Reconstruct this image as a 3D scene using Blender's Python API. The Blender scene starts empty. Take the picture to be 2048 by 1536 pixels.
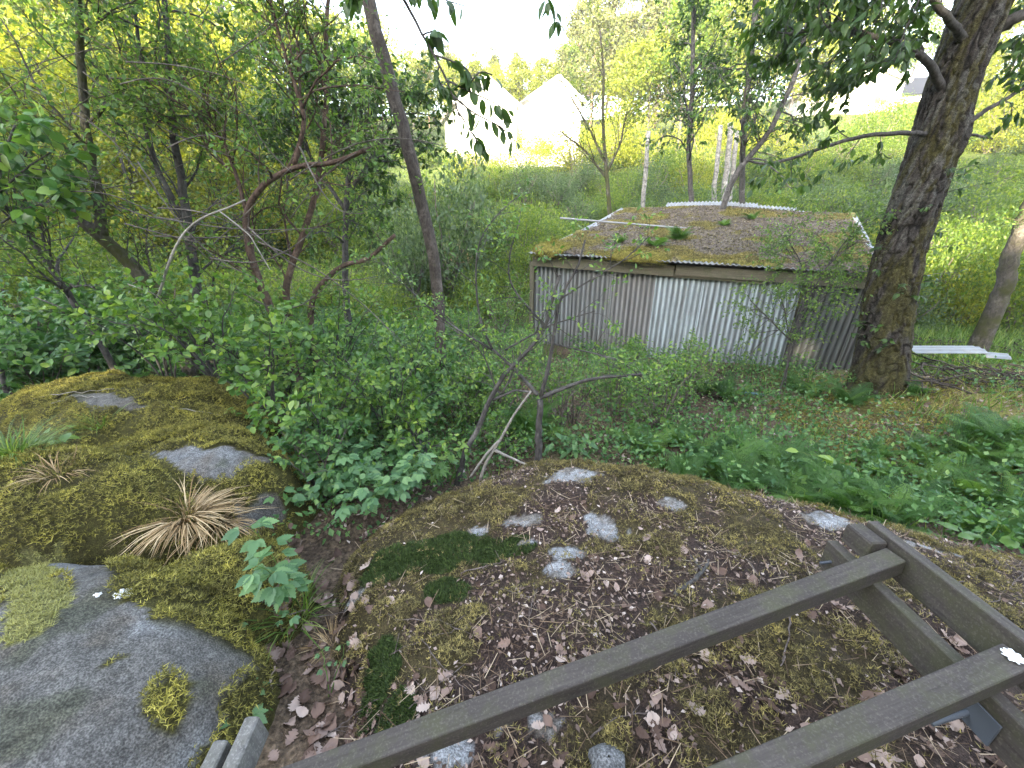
import bpy, math, random
import numpy as np
from mathutils import Vector, Matrix

rng = np.random.default_rng(11)
random.seed(11)
R = math.radians

# ------------------------------------------------------------------ camera, sky, sun, exposure
scene = bpy.context.scene
PITCH, FPX, CAMZ = R(22.0), 800.0, 1.65
cam_data = bpy.data.cameras.new('Camera')
cam_data.sensor_width = 36.0
cam_data.lens = 36.0 * FPX / 2048.0
cam_data.clip_start, cam_data.clip_end = 0.05, 2000.0
cam = bpy.data.objects.new('Camera', cam_data)
scene.collection.objects.link(cam)
cam.location = (0, 0, CAMZ)
cam.rotation_euler = (R(90) - PITCH, 0, 0)
scene.camera = cam

SUN_EL, SUN_AZ = R(15.0), R(202.0)       # azimuth clockwise from +Y: behind the camera, to the left
to_sun = Vector((math.sin(SUN_AZ) * math.cos(SUN_EL), math.cos(SUN_AZ) * math.cos(SUN_EL), math.sin(SUN_EL)))
world = bpy.data.worlds.new('World')
scene.world = world
world.use_nodes = True
wn = world.node_tree
wn.nodes.clear()
sky = wn.nodes.new('ShaderNodeTexSky')
sky.sky_type = 'NISHITA'
sky.sun_disc = False
sky.sun_elevation, sky.sun_rotation = SUN_EL, SUN_AZ
sky.air_density, sky.dust_density, sky.ozone_density = 1.0, 3.0, 1.0
hs = wn.nodes.new('ShaderNodeHueSaturation')
hs.inputs['Saturation'].default_value = 0.58
bgn = wn.nodes.new('ShaderNodeBackground')
bgn.inputs['Strength'].default_value = 0.15
wo = wn.nodes.new('ShaderNodeOutputWorld')
wn.links.new(sky.outputs[0], hs.inputs['Color'])
wn.links.new(hs.outputs[0], bgn.inputs['Color'])
wn.links.new(bgn.outputs[0], wo.inputs['Surface'])
sun_data = bpy.data.lights.new('Sun', 'SUN')
sun_data.energy = 3.4
sun_data.angle = R(0.5)
sun_data.color = (1.0, 0.86, 0.62)
sun = bpy.data.objects.new('Sun', sun_data)
scene.collection.objects.link(sun)
sun.location = (-20, -30, 20)
sun.rotation_euler = to_sun.to_track_quat('Z', 'Y').to_euler()
vs = scene.view_settings
vs.view_transform, vs.look, vs.gamma, vs.use_curve_mapping = 'Standard', 'None', 1.0, False
vs.exposure = 3.8
cy = scene.cycles
cy.use_denoising = True
cy.max_bounces, cy.diffuse_bounces, cy.glossy_bounces, cy.transmission_bounces, cy.transparent_max_bounces = 7, 4, 2, 4, 4
cy.sample_clamp_indirect = 6.0

# ------------------------------------------------------------------ helpers
C = scene.collection
SP, CP = math.sin(PITCH), math.cos(PITCH)

def ray(px, py):
    cx, cyy = (np.asarray(px, float) - 1024) / FPX, (768 - np.asarray(py, float)) / FPX
    return np.stack([cx, CP + cyy * SP, -SP + cyy * CP], -1)

def at(px, py, Y):
    """world point seen along a direction at forward distance Y"""
    d = ray(px, py)
    return np.array([0, 0, CAMZ]) + d * (np.asarray(Y, float) / d[..., 1])[..., None]

def link(o):
    C.objects.link(o)
    return o

def tag(o, label=None, cat=None, group=None, kind=None):
    if label: o['label'] = label
    if cat: o['category'] = cat
    if group: o['group'] = group
    if kind: o['kind'] = kind
    return o

def thing(name, label, cat, loc=(0, 0, 0), group=None):
    o = link(bpy.data.objects.new(name, None))
    o.empty_display_size = 0.1
    o.location = [float(v) for v in loc]
    return tag(o, label, cat, group)

def np_mesh(name, V, faces, mat, smooth=False, cols=None):
    me = bpy.data.meshes.new(name)
    V = np.ascontiguousarray(V, np.float32)
    if not isinstance(faces, (list, tuple)): faces = [faces]
    faces = [np.asarray(f, np.int32) for f in faces if len(f)]
    me.vertices.add(len(V))
    me.vertices.foreach_set('co', V.ravel())
    loops = np.concatenate([f.ravel() for f in faces])
    tot = np.concatenate([np.full(len(f), f.shape[1], np.int32) for f in faces])
    start = np.concatenate([[0], np.cumsum(tot)[:-1]]).astype(np.int32)
    me.loops.add(len(loops))
    me.loops.foreach_set('vertex_index', loops)
    me.polygons.add(len(tot))
    me.polygons.foreach_set('loop_start', start)
    try: me.polygons.foreach_set('loop_total', tot)
    except Exception: pass
    me.polygons.foreach_set('use_smooth', np.full(len(tot), bool(smooth)))
    if cols is not None:
        a = me.color_attributes.new('Col', 'FLOAT_COLOR', 'POINT')
        c4 = np.ones((len(V), 4), np.float32); c4[:, :3] = cols
        a.data.foreach_set('color', c4.ravel())
    me.update(calc_edges=True)
    if mat: me.materials.append(mat)
    return me

def mobj(name, V, faces, mat, parent=None, loc=(0, 0, 0), smooth=False, cols=None):
    """one mesh object from world coordinates"""
    loc = np.array(parent.location if parent else loc, float)
    me = np_mesh(name, np.asarray(V) - loc, faces, mat, smooth, cols)
    o = link(bpy.data.objects.new(name, me))
    if parent: o.parent = parent
    else: o.location = loc
    return o

def unit(v):
    v = np.asarray(v, float)
    return v / np.maximum(np.linalg.norm(v, axis=-1, keepdims=True), 1e-9)

# value noise
def _h(i, j, s):
    n = (i.astype(np.int64) * 374761393 + j.astype(np.int64) * 668265263 + s * 982451653) & 0x7fffffff
    n = ((n ^ (n >> 13)) * 1274126177) & 0x7fffffff
    return ((n ^ (n >> 16)) & 0xffff) / 65535.0

def vn(x, y, s=0):
    x, y = np.asarray(x, float), np.asarray(y, float)
    xi, yi = np.floor(x), np.floor(y)
    fx, fy = x - xi, y - yi
    fx, fy = fx * fx * (3 - 2 * fx), fy * fy * (3 - 2 * fy)
    a = _h(xi, yi, s) * (1 - fx) + _h(xi + 1, yi, s) * fx
    b = _h(xi, yi + 1, s) * (1 - fx) + _h(xi + 1, yi + 1, s) * fx
    return a * (1 - fy) + b * fy

def fbm(x, y, s=0, o=4):
    t, a, n = 0, 0.5, 0
    for k in range(o):
        t = t + a * vn(np.asarray(x) * 2 ** k + 17.3 * k, np.asarray(y) * 2 ** k - 9.1 * k, s + k); n += a; a *= .5
    return t / n

def sstep(a, b, x):
    t = np.clip((np.asarray(x, float) - a) / (b - a), 0, 1)
    return t * t * (3 - 2 * t)

class MB:
    """collects tubes and boxes into one mesh"""
    def __init__(s): s.v, s.q, s.t, s.n = [], [], [], 0
    def add(s, V, q=None, t=None):
        s.v.append(np.asarray(V, float))
        if q is not None: s.q.append(np.asarray(q) + s.n)
        if t is not None: s.t.append(np.asarray(t) + s.n)
        s.n += len(V)
    def tube(s, P, r, sides=6, cap=True):
        P = np.asarray(P, float); n = len(P); r = np.broadcast_to(r, n)
        T = unit(np.gradient(P, axis=0))
        up = np.array([0.31, 0.17, 0.93]) if abs(T[0, 2]) < .8 else np.array([.9, .3, .1])
        A = unit(np.cross(T, up)); B = np.cross(T, A)
        th = np.linspace(0, 2 * np.pi, sides, endpoint=False)
        V = P[:, None] + r[:, None, None] * (np.cos(th)[None, :, None] * A[:, None] + np.sin(th)[None, :, None] * B[:, None])
        i = np.arange(n - 1)[:, None] * sides; j = np.arange(sides)[None]; k = (j + 1) % sides
        q = np.stack([i + j, i + k, i + k + sides, i + j + sides], -1).reshape(-1, 4)
        V = V.reshape(-1, 3)
        if cap:
            V = np.vstack([V, P[0], P[-1]]); c0 = n * sides
            jj = np.arange(sides); kk = (jj + 1) % sides
            t = np.vstack([np.stack([np.full(sides, c0), kk, jj], -1),
                           np.stack([np.full(sides, c0 + 1), jj + (n - 1) * sides, kk + (n - 1) * sides], -1)])
            s.add(V, q, t)
        else: s.add(V, q)
    def box(s, c, size, rot=None, bev=0.0):
        x, y, z = [v / 2 for v in size]
        if bev <= 0:
            V = np.array([[a, b, d] for d in (-z, z) for b in (-y, y) for a in (-x, x)])
            q = [[0, 2, 3, 1], [4, 5, 7, 6], [0, 1, 5, 4], [2, 6, 7, 3], [0, 4, 6, 2], [1, 3, 7, 5]]
            t = None
        else:
            # chamfered along the long (x) edges and the ends
            V, b = [], bev
            for xx, ins in ((-x, b), (-x + b, 0), (x - b, 0), (x, b)):
                yy, zz = y - ins, z - ins
                for (u, w) in ((-yy + b, -zz), (yy - b, -zz), (yy, -zz + b), (yy, zz - b), (yy - b, zz), (-yy + b, zz), (-yy, zz - b), (-yy, -zz + b)):
                    V.append([xx, u, w])
            V = np.array(V); q = []
            for k in range(3):
                for j in range(8): q.append([k * 8 + j, k * 8 + (j + 1) % 8, (k + 1) * 8 + (j + 1) % 8, (k + 1) * 8 + j])
            t = [[0, j + 1, j] for j in range(1, 7)] + [[24, 24 + j, 24 + j + 1] for j in range(1, 7)]
        if rot is not None: V = V @ np.array(rot).T
        s.add(V + np.array(c), q, t)
    def faces(s):
        f = []
        if s.q: f.append(np.concatenate(s.q))
        if s.t: f.append(np.concatenate(s.t))
        return f
    def build(s, name, mat, parent=None, loc=(0, 0, 0), smooth=False):
        return mobj(name, np.concatenate(s.v), s.faces(), mat, parent, loc, smooth)

def frame(d, up=(0, 0, 1)):
    d = unit(d); b = unit(np.cross(up, d)); n = np.cross(d, b)
    return np.stack([d, b, n], -1)

# leaf templates: x along the leaf, y across, z up
LEAF2 = (np.array([[0, 0, 0], [.42, .27, .07], [1, 0, -.06], [.42, -.27, .07]]), np.array([[0, 2, 1], [0, 3, 2]]))
LEAF8 = (np.array([[0, 0, 0], [.22, .2, .05], [.55, .27, .06], [.82, .15, .0], [1.02, 0, -.1], [.82, -.15, .0], [.55, -.27, .06], [.22, -.2, .05], [.3, 0, 0.0], [.65, 0, -.01]]),
         np.array([[0, 8, 1], [1, 8, 2], [8, 9, 2], [2, 9, 3], [9, 4, 3], [0, 7, 8], [7, 6, 8], [8, 6, 9], [6, 5, 9], [9, 5, 4]]))
ROUND = (LEAF8[0] * np.array([1, 1.35, 1.2]), LEAF8[1])
DROOP = (LEAF8[0] * np.array([1, .95, 1]) - np.stack([0 * LEAF8[0][:, 0], 0 * LEAF8[0][:, 0], .18 * LEAF8[0][:, 0] ** 2], -1), LEAF8[1])
BLADE = (np.array([[0, .03, 0], [0, -.03, 0], [.4, .026, .03], [.4, -.026, .03], [.75, .016, -.04], [.75, -.016, -.04], [1, 0, -.2]]),
         np.array([[0, 1, 3], [0, 3, 2], [2, 3, 5], [2, 5, 4], [4, 5, 6]]))
NEEDLE = (np.array([[0, .02, 0], [0, -.02, 0], [1, .012, 0], [1, -.012, 0]]), np.array([[0, 1, 3], [0, 3, 2]]))

def spread(tpl, P, D, N, S, wid=1.0):
    """many copies of a template as one vertex/face array"""
    tv, tf = tpl
    P, D = np.asarray(P, float), unit(D)
    B = unit(np.cross(N, D)); N2 = np.cross(D, B)
    S = np.broadcast_to(S, len(P))
    W = np.broadcast_to(wid, len(P))
    V = P[:, None] + S[:, None, None] * (tv[None, :, 0, None] * D[:, None] + (tv[None, :, 1, None] * W[:, None, None]) * B[:, None] + tv[None, :, 2, None] * N2[:, None])
    F = tf[None] + (np.arange(len(P)) * len(tv))[:, None, None]
    return V.reshape(-1, 3), F.reshape(-1, tf.shape[1])

def rdir(n):
    return unit(rng.normal(size=(n, 3)))

def xform(P, D, N, s):
    """matrix that lays a template at P along D with normal N"""
    D = unit(D); B = unit(np.cross(N, D)); N2 = np.cross(D, B)
    M = Matrix([[D[0] * s, B[0] * s, N2[0] * s, P[0]], [D[1] * s, B[1] * s, N2[1] * s, P[1]], [D[2] * s, B[2] * s, N2[2] * s, P[2]], [0, 0, 0, 1]])
    return M

# ------------------------------------------------------------------ materials
def mat_base(name):
    m = bpy.data.materials.new(name)
    m.use_nodes = True
    nt = m.node_tree
    nt.nodes.clear()
    out = nt.nodes.new('ShaderNodeOutputMaterial')
    return m, nt, out

def ramp(nt, stops, src):
    r = nt.nodes.new('ShaderNodeValToRGB')
    e = r.color_ramp.elements
    while len(e) < len(stops): e.new(0.5)
    for k, (p, c) in enumerate(stops):
        e[k].position = p; e[k].color = (*c, 1)
    nt.links.new(src, r.inputs[0])
    return r.outputs[0]

def noise(nt, scale, detail=4, rough=.6, vec=None, dist=0):
    n = nt.nodes.new('ShaderNodeTexNoise')
    n.inputs['Scale'].default_value, n.inputs['Detail'].default_value, n.inputs['Roughness'].default_value = scale, detail, rough
    n.inputs['Distortion'].default_value = dist
    if vec is not None: nt.links.new(vec, n.inputs['Vector'])
    return n.outputs[0]

def mixc(nt, fac, a, b, mode='MIX'):
    m = nt.nodes.new('ShaderNodeMix'); m.data_type = 'RGBA'; m.blend_type = mode
    for s, v in ((m.inputs[0], fac), (m.inputs[6], a), (m.inputs[7], b)):
        if isinstance(v, (int, float)): s.default_value = v
        elif isinstance(v, tuple): s.default_value = (*v, 1)
        else: nt.links.new(v, s)
    return m.outputs[2]

def bump(nt, h, strength=.5, dist=.01):
    b = nt.nodes.new('ShaderNodeBump')
    b.inputs['Strength'].default_value, b.inputs['Distance'].default_value = strength, dist
    nt.links.new(h, b.inputs['Height'])
    return b.outputs[0]

def bsdf(nt, out, col, rough=.8, normal=None, metal=0, spec=.3):
    p = nt.nodes.new('ShaderNodeBsdfPrincipled')
    if isinstance(col, tuple): p.inputs['Base Color'].default_value = (*col, 1)
    else: nt.links.new(col, p.inputs['Base Color'])
    p.inputs['Roughness'].default_value, p.inputs['Metallic'].default_value = rough, metal
    p.inputs['Specular IOR Level'].default_value = spec
    if normal is not None: nt.links.new(normal, p.inputs['Normal'])
    if out is not None: nt.links.new(p.outputs[0], out.inputs[0])
    return p

def obj_co(nt):
    return nt.nodes.new('ShaderNodeTexCoord').outputs['Object']

def world_co(nt):
    return nt.nodes.new('ShaderNodeNewGeometry').outputs['Position']

def leaf_mat(name, stops, trans=.4, tcol=1.5, rough=.45, island=True, clump=None):
    m, nt, out = mat_base(name)
    if island: src = nt.nodes.new('ShaderNodeNewGeometry').outputs['Random Per Island']
    else: src = nt.nodes.new('ShaderNodeObjectInfo').outputs['Random']
    c = ramp(nt, stops, src)
    if clump:
        c = mixc(nt, 1.0, c, ramp(nt, [(.3, (.45, .42, .4)), (.5, (.9, .9, .9)), (.7, (1.6, 1.55, 1.3))], noise(nt, clump, 3, .6, world_co(nt))), 'MULTIPLY')
    p = bsdf(nt, None, c, rough, spec=.35)
    t = nt.nodes.new('ShaderNodeBsdfTranslucent')
    tc = mixc(nt, 1.0, c, (1.25 * tcol, 1.2 * tcol, .55 * tcol), 'MULTIPLY')
    nt.links.new(tc, t.inputs[0])
    mx = nt.nodes.new('ShaderNodeMixShader'); mx.inputs[0].default_value = trans
    nt.links.new(p.outputs[0], mx.inputs[1]); nt.links.new(t.outputs[0], mx.inputs[2])
    nt.links.new(mx.outputs[0], out.inputs[0])
    return m

def flat_mat(name, stops, rough=.8, island=True, spec=.2):
    m, nt, out = mat_base(name)
    src = nt.nodes.new('ShaderNodeNewGeometry').outputs['Random Per Island'] if island else nt.nodes.new('ShaderNodeObjectInfo').outputs['Random']
    bsdf(nt, out, ramp(nt, stops, src), rough, spec=spec)
    return m

def bark_mat(name, dark, light, scale=18, moss=None, stretch=.25, bstr=.9):
    m, nt, out = mat_base(name)
    mp = nt.nodes.new('ShaderNodeMapping'); mp.inputs['Scale'].default_value = (1, 1, stretch)
    nt.links.new(world_co(nt), mp.inputs[0])
    n = noise(nt, scale, 6, .65, mp.outputs[0], .6)
    c = ramp(nt, [(.3, dark), (.7, light)], n)
    n3 = noise(nt, 5.0, 5, .7, world_co(nt))
    c = mixc(nt, ramp(nt, [(.55, (0, 0, 0)), (.72, (.7, .7, .7))], n3), c, tuple(min(1, v * 1.8 + .03) for v in light))
    if moss:
        n2 = noise(nt, 3.0, 5, .7, world_co(nt))
        c = mixc(nt, ramp(nt, [(.42, (0, 0, 0)), (.6, (.85, .85, .85))], n2), c, moss)
    bsdf(nt, out, c, .9, bump(nt, n, bstr, .02), spec=.15)
    return m

def col_mat(name, gscale=60, gstr=.5, bs=.6, bd=.012, rough=.9, fine=220):
    """vertex-colour albedo with grain and relief"""
    m, nt, out = mat_base(name)
    a = nt.nodes.new('ShaderNodeAttribute'); a.attribute_name = 'Col'
    co = world_co(nt)
    n1 = noise(nt, gscale, 6, .7, co); n2 = noise(nt, fine, 3, .6, co)
    g = ramp(nt, [(.36, (1 - gstr,) * 3), (.64, (1 + gstr,) * 3)], n1)
    c = mixc(nt, 1.0, a.outputs['Color'], g, 'MULTIPLY')
    g2 = ramp(nt, [(.36, (.5,) * 3), (.5, (.95,) * 3), (.64, (1.6,) * 3)], n2)
    c = mixc(nt, 1.0, c, g2, 'MULTIPLY')
    ad = nt.nodes.new('ShaderNodeMath'); ad.operation = 'ADD'
    nt.links.new(n1, ad.inputs[0]); nt.links.new(n2, ad.inputs[1])
    bsdf(nt, out, c, rough, bump(nt, ad.outputs[0], bs, bd), spec=.2)
    return m

M = {}
M['terrain'] = col_mat('soil_and_turf', 3.0, .45, .8, .05, .95, 40)
M['rock'] = col_mat('mossy_granite', 26, .35, .8, .012, .85, 150)
M['litter_base'] = col_mat('roof_litter', 25, .5, .9, .02, .95, 120)
M['moss_gold'] = leaf_mat('golden_moss', [(0, (.04, .034, .014)), (.5, (.14, .12, .042)), (1, (.33, .28, .12))], .25, 1.0, .8, True, 9)
M['moss_green'] = leaf_mat('yellow_green_moss', [(0, (.055, .055, .013)), (.5, (.165, .155, .03)), (1, (.38, .35, .10))], .25, 1.0, .8, True, 7)
M['moss_pale'] = leaf_mat('pale_moss', [(0, (.15, .15, .05)), (.5, (.25, .25, .085)), (1, (.34, .34, .13))], .25, 1.0, .8)
M['moss_dark'] = leaf_mat('haircap_moss', [(0, (.018, .032, .007)), (.6, (.036, .065, .014)), (1, (.085, .125, .03))], .25, 1.0, .7)
M['dead_leaf'] = flat_mat('dead_leaf', [(0, (.05, .03, .022)), (.35, (.13, .085, .066)), (.7, (.22, .16, .135)), (1, (.36, .29, .25))], .7, False)
M['litter'] = flat_mat('dead_leaf_litter', [(0, (.05, .033, .025)), (.5, (.14, .10, .08)), (.85, (.27, .21, .18)), (1, (.42, .36, .32))], .8)
M['needle'] = flat_mat('dry_needles', [(0, (.05, .03, .018)), (.6, (.16, .11, .07)), (1, (.36, .29, .2))], .8)
M['straw'] = flat_mat('straw', [(0, (.16, .10, .045)), (.6, (.32, .23, .12)), (1, (.5, .4, .25))], .7)
M['twig'] = bark_mat('twig', (.06, .045, .04), (.19, .16, .145), 60)
M['mid_twig'] = bark_mat('grey_twig', (.06, .052, .046), (.16, .145, .13), 60)
M['pale_twig'] = bark_mat('pale_twig', (.15, .14, .12), (.32, .30, .27), 60)
M['bark_big'] = bark_mat('furrowed_bark', (.022, .02, .018), (.12, .11, .1), 26, None, .3, 1.0)
M['bark_grey'] = bark_mat('grey_bark', (.03, .028, .027), (.10, .095, .09), 26, None, .5)
M['bark_red'] = bark_mat('reddish_bark', (.035, .025, .02), (.13, .09, .07), 30, None, .5)
M['bark_moss'] = bark_mat('mossy_bark', (.03, .027, .024), (.11, .1, .085), 26, (.05, .055, .016), .5)
M['bark_pine'] = bark_mat('pine_bark', (.10, .06, .05), (.3, .2, .16), 10)
M['bark_birch'] = bark_mat('birch_bark', (.05, .048, .045), (.30, .29, .27), 7, None, 1.4)
M['leaf_left'] = leaf_mat('young_leaf', [(0, (.04, .085, .025)), (.5, (.075, .14, .036)), (.85, (.12, .20, .05)), (1, (.2, .28, .07))], .45)
M['leaf_shrub'] = leaf_mat('shrub_leaf', [(0, (.045, .105, .03)), (.5, (.085, .175, .042)), (.85, (.14, .24, .05)), (1, (.24, .33, .07))], .4, 1.4, .35)
M['leaf_cherry'] = leaf_mat('cherry_leaf', [(0, (.02, .045, .014)), (.6, (.038, .08, .02)), (1, (.07, .13, .028))], .35, 1.4, .4)
M['leaf_one'] = leaf_mat('single_leaf', [(0, (.05, .115, .03)), (.6, (.095, .185, .042)), (1, (.22, .32, .07))], .4, 1.4, .35, False)
M['leaf_nettle'] = leaf_mat('nettle_leaf', [(0, (.05, .12, .05)), (.6, (.09, .18, .075)), (1, (.15, .26, .10))], .35, 1.2, .4, False)
M['leaf_herb'] = leaf_mat('undergrowth_leaf', [(0, (.03, .085, .028)), (.6, (.068, .155, .045)), (.9, (.11, .21, .065)), (1, (.18, .28, .09))], .35, 1.3, .45)
M['leaf_bg'] = leaf_mat('sunlit_leaf', [(0, (.06, .085, .014)), (.5, (.115, .145, .02)), (1, (.2, .22, .03))], .5, 1.5)
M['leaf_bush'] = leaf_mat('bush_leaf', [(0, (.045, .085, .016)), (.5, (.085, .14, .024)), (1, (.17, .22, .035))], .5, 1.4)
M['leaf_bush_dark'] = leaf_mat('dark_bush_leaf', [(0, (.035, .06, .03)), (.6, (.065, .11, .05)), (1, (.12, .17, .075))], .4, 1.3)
M['leaf_pine'] = leaf_mat('pine_needles', [(0, (.04, .055, .016)), (.6, (.075, .095, .024)), (1, (.13, .14, .035))], .3, 1.2)
M['fern'] = leaf_mat('fern_frond', [(0, (.032, .085, .018)), (.6, (.062, .145, .03)), (1, (.12, .22, .045))], .45, 1.3, .5, False)
M['grass'] = leaf_mat('grass_blade', [(0, (.05, .10, .02)), (.6, (.09, .17, .03)), (1, (.2, .26, .07))], .4, 1.3, .5)
M['far_wood'] = leaf_mat('wood_leaf', [(0, (.03, .06, .015)), (1, (.07, .12, .03))], .1, 1.0)

# ------------------------------------------------------------------ terrain
def G(x, y):
    x, y = np.asarray(x, float), np.asarray(y, float)
    s = np.maximum(0, y - 10.5 - .05 * x)
    hill = .30 * s * s / (s + 5)
    hill = hill + .10 * np.maximum(0, x - 12) * sstep(14, 40, y)
    hill = hill - .22 * np.maximum(0, y - 75)
    z = -.85 + hill
    z = z + .40 * sstep(-1.2, -4.0, x) * sstep(11, 5, y)          # left bank
    z = z + .35 * sstep(3.8, 6.0, x) * sstep(7.2, 5.2, y)         # bank under the big tree
    z = z + .50 * sstep(3.0, 1.2, y)                              # near the bedrock
    z = z + .02 * np.maximum(0, -y - 4)
    z = z + .42 * np.exp(-((x + 1.15) / .65) ** 2 - ((y - 2.75) / .6) ** 2)   # soil banked against the outcrop
    n = fbm(x * .35, y * .35, 5, 4) - .5
    z = z + n * (.25 + .9 * sstep(14, 40, y)) + (fbm(x * 2.3, y * 2.3, 9, 3) - .5) * .10
    return z

def sp(t, k=.12):
    return k * np.log1p(np.exp(np.clip(t / k, -40, 40)))

def mound(x, y):
    yc = np.interp(x, [-2.2, -1.5, -.9, -.3, .3, 1, 2, 3.1, 5, 7], [1.0, 1.75, 2.2, 2.5, 2.72, 2.6, 2.27, 1.87, 1.2, .5])
    zc = np.interp(x, [-2, -1.2, -.7, 0, .3, 1, 2, 3.1, 5, 7], [-.5, -.36, -.24, -.13, -.1, -.08, -.13, -.2, -.5, -.9])
    z = zc + .055 * np.clip(yc - y, 0, 1.8) - .75 * sp(y - yc)
    xg = np.interp(y, [.2, .6, 1, 1.35, 1.9, 2.6], [-.62, -.72, -.9, -1.2, -1.45, -1.6])
    z = z - .34 * (1 - sstep(0, .6, x - xg)) - .5 * np.maximum(0, xg - x)
    z = z + (fbm(x * 1.6, y * 1.6, 21, 3) - .5) * .14 + (fbm(x * 7, y * 7, 25, 3) - .5) * .075
    return z

def dome(cx, cyy, rx, ry, top, depth, seed, ang=0, pw=1.3, rough=.1):
    ca, sa = math.cos(ang), math.sin(ang)
    def f(x, y):
        u, v = (x - cx) * ca + (y - cyy) * sa, -(x - cx) * sa + (y - cyy) * ca
        wob = 1 + .25 * (fbm(x * 1.7, y * 1.7, seed, 3) - .5)
        q = ((u / rx) ** 2 + (v / ry) ** 2) * wob
        z = top - depth * (1 - np.sqrt(np.maximum(0, 1 - np.minimum(q, 1) ** pw))) - .5 * np.maximum(0, q - 1)
        return z + (fbm(x * 2.6, y * 2.6, seed + 3, 3) - .5) * rough + (fbm(x * 9, y * 9, seed + 7, 4) - .5) * .035
    f.box = (cx - rx * 1.25, cx + rx * 1.25, cyy - ry * 1.3 - .1, cyy + ry * 1.3 + .1) if abs(ang) < .1 else (cx - max(rx, ry) * 1.25, cx + max(rx, ry) * 1.25, cyy - max(rx, ry) * 1.25, cyy + max(rx, ry) * 1.25)
    return f
mound.box = (-2.2, 6.5, -2.5, 4.2)
ROCKS = {
    'near': dome(-2.25, .95, 1.2, .80, .17, .62, 31, 0, 1.5, .10),
    'flank': dome(-1.62, 1.58, .46, .44, -.06, .4, 41, 0, 1.2, .12),
    'mossy': dome(-2.95, 2.1, .98, .42, .25, .55, 51, 0, 1.2, .16),
    'slab': dome(-2.5, 2.6, .88, .5, .15, .5, 61, -.12, 1.4, .16),
    'back': dome(-3.7, 3.5, 1.5, .75, .20, .55, 71, -.25, 1.4, .2),
}
SX, SY = np.arange(-7, 10.0, .025), np.arange(-1.5, 9.0, .025)
_gx, _gy = np.meshgrid(SX, SY)
SG_ = G(_gx, _gy)
def _stamp(f):
    x0, x1, y0, y1 = f.box
    i0, i1 = np.searchsorted(SX, (x0, x1)); j0, j1 = np.searchsorted(SY, (y0, y1))
    SG_[j0:j1, i0:i1] = np.maximum(SG_[j0:j1, i0:i1], f(_gx[j0:j1, i0:i1], _gy[j0:j1, i0:i1]))
for _f in [mound, *ROCKS.values()]: _stamp(_f)
def surf(x, y):
    """height of whatever lies on top: ground, outcrop or boulder"""
    x, y = np.asarray(x, float), np.asarray(y, float)
    fx, fy = (x - SX[0]) / .025, (y - SY[0]) / .025
    ins = (fx >= 0) & (fy >= 0) & (fx < len(SX) - 1.01) & (fy < len(SY) - 1.01)
    fx, fy = np.clip(fx, 0, len(SX) - 1.01), np.clip(fy, 0, len(SY) - 1.01)
    i, j = fx.astype(int), fy.astype(int); fx, fy = fx - i, fy - j
    z = (SG_[j, i] * (1 - fx) + SG_[j, i + 1] * fx) * (1 - fy) + (SG_[j + 1, i] * (1 - fx) + SG_[j + 1, i + 1] * fx) * fy
    if np.all(ins): return z
    return np.where(ins, z, G(x, y))

def hit(px, py, fn=surf):
    """ground point seen along a direction"""
    d = ray(px, py); d = d / np.linalg.norm(d)
    O = np.array([0, 0, CAMZ])
    t = .6 * (90 / .6) ** np.linspace(0, 1, 220)
    P = O + d * t[:, None]
    below = P[:, 2] < fn(P[:, 0], P[:, 1])
    k = int(np.argmax(below)) if below.any() else len(t) - 1
    t = np.linspace(t[max(0, k - 1)], t[k], 24)
    P = O + d * t[:, None]
    below = P[:, 2] < fn(P[:, 0], P[:, 1])
    k = int(np.argmax(below)) if below.any() else len(t) - 1
    p = P[k].copy(); p[2] = float(fn(p[0], p[1]))
    return p

def normals(fn, x, y, e=.02):
    gx = (fn(x + e, y) - fn(x - e, y)) / (2 * e); gy = (fn(x, y + e) - fn(x, y - e)) / (2 * e)
    return unit(np.stack([-gx, -gy, np.ones_like(gx)], -1))

def grid_faces(nx, ny):
    i = np.arange(ny - 1)[:, None] * nx; j = np.arange(nx - 1)[None]
    return np.stack([i + j, i + j + 1, i + j + 1 + nx, i + j + nx], -1).reshape(-1, 4)

def warp(n, lo, hi, fine):
    u = np.linspace(math.asinh(lo / fine), math.asinh(hi / fine), n)
    return np.sinh(u) * fine

gx = warp(250, -260, 260, 2.5); gy = warp(250, -50, 330, 2.5) + 3
gy = warp(250, -60, 330, 2.5) + 3.5
X, Y = np.meshgrid(gx, gy)
Z = G(X, Y)
soil = np.array([.075, .06, .04]); turf = np.array([.06, .085, .02]); brown = np.array([.095, .065, .045]); mossc = np.array([.13, .125, .03])
n1 = fbm(X * .9, Y * .9, 3, 4)[..., None]; n2 = fbm(X * .3, Y * .3, 8, 4)[..., None]
colr = soil * (1 - n1) + brown * n1
far = sstep(7, 13, Y)[..., None]; n2 = n2 + .25 * sstep(12, 20, Y)[..., None]
colr = colr * (1 - sstep(.35, .6, n2) * (.35 + .6 * far)) + turf * sstep(.35, .6, n2) * (.35 + .6 * far)
bankm = (sstep(3.9, 5, X) * sstep(8, 5.5, Y) * sstep(2.5, 4, Y))[..., None] * sstep(.38, .55, n1)
colr = colr * (1 - bankm) + mossc * bankm
V = np.stack([X, Y, Z], -1).reshape(-1, 3)
ground = mobj('ground', V, grid_faces(250, 250), M['terrain'], smooth=True, cols=colr.reshape(-1, 3))
tag(ground, 'brown and green woodland ground sloping up to the far hillside', kind='structure')

# ------------------------------------------------------------------ bedrock: outcrop and boulders
grey = np.array([.135, .14, .145]); greyd = np.array([.075, .068, .06]); litc = np.array([.032, .021, .017]); mossg = np.array([.038, .03, .012]); mossy = np.array([.045, .042, .011]); palem = np.array([.24, .24, .09])  # moss bases darkened to peat, painting in gap shade between sprigs

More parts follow.
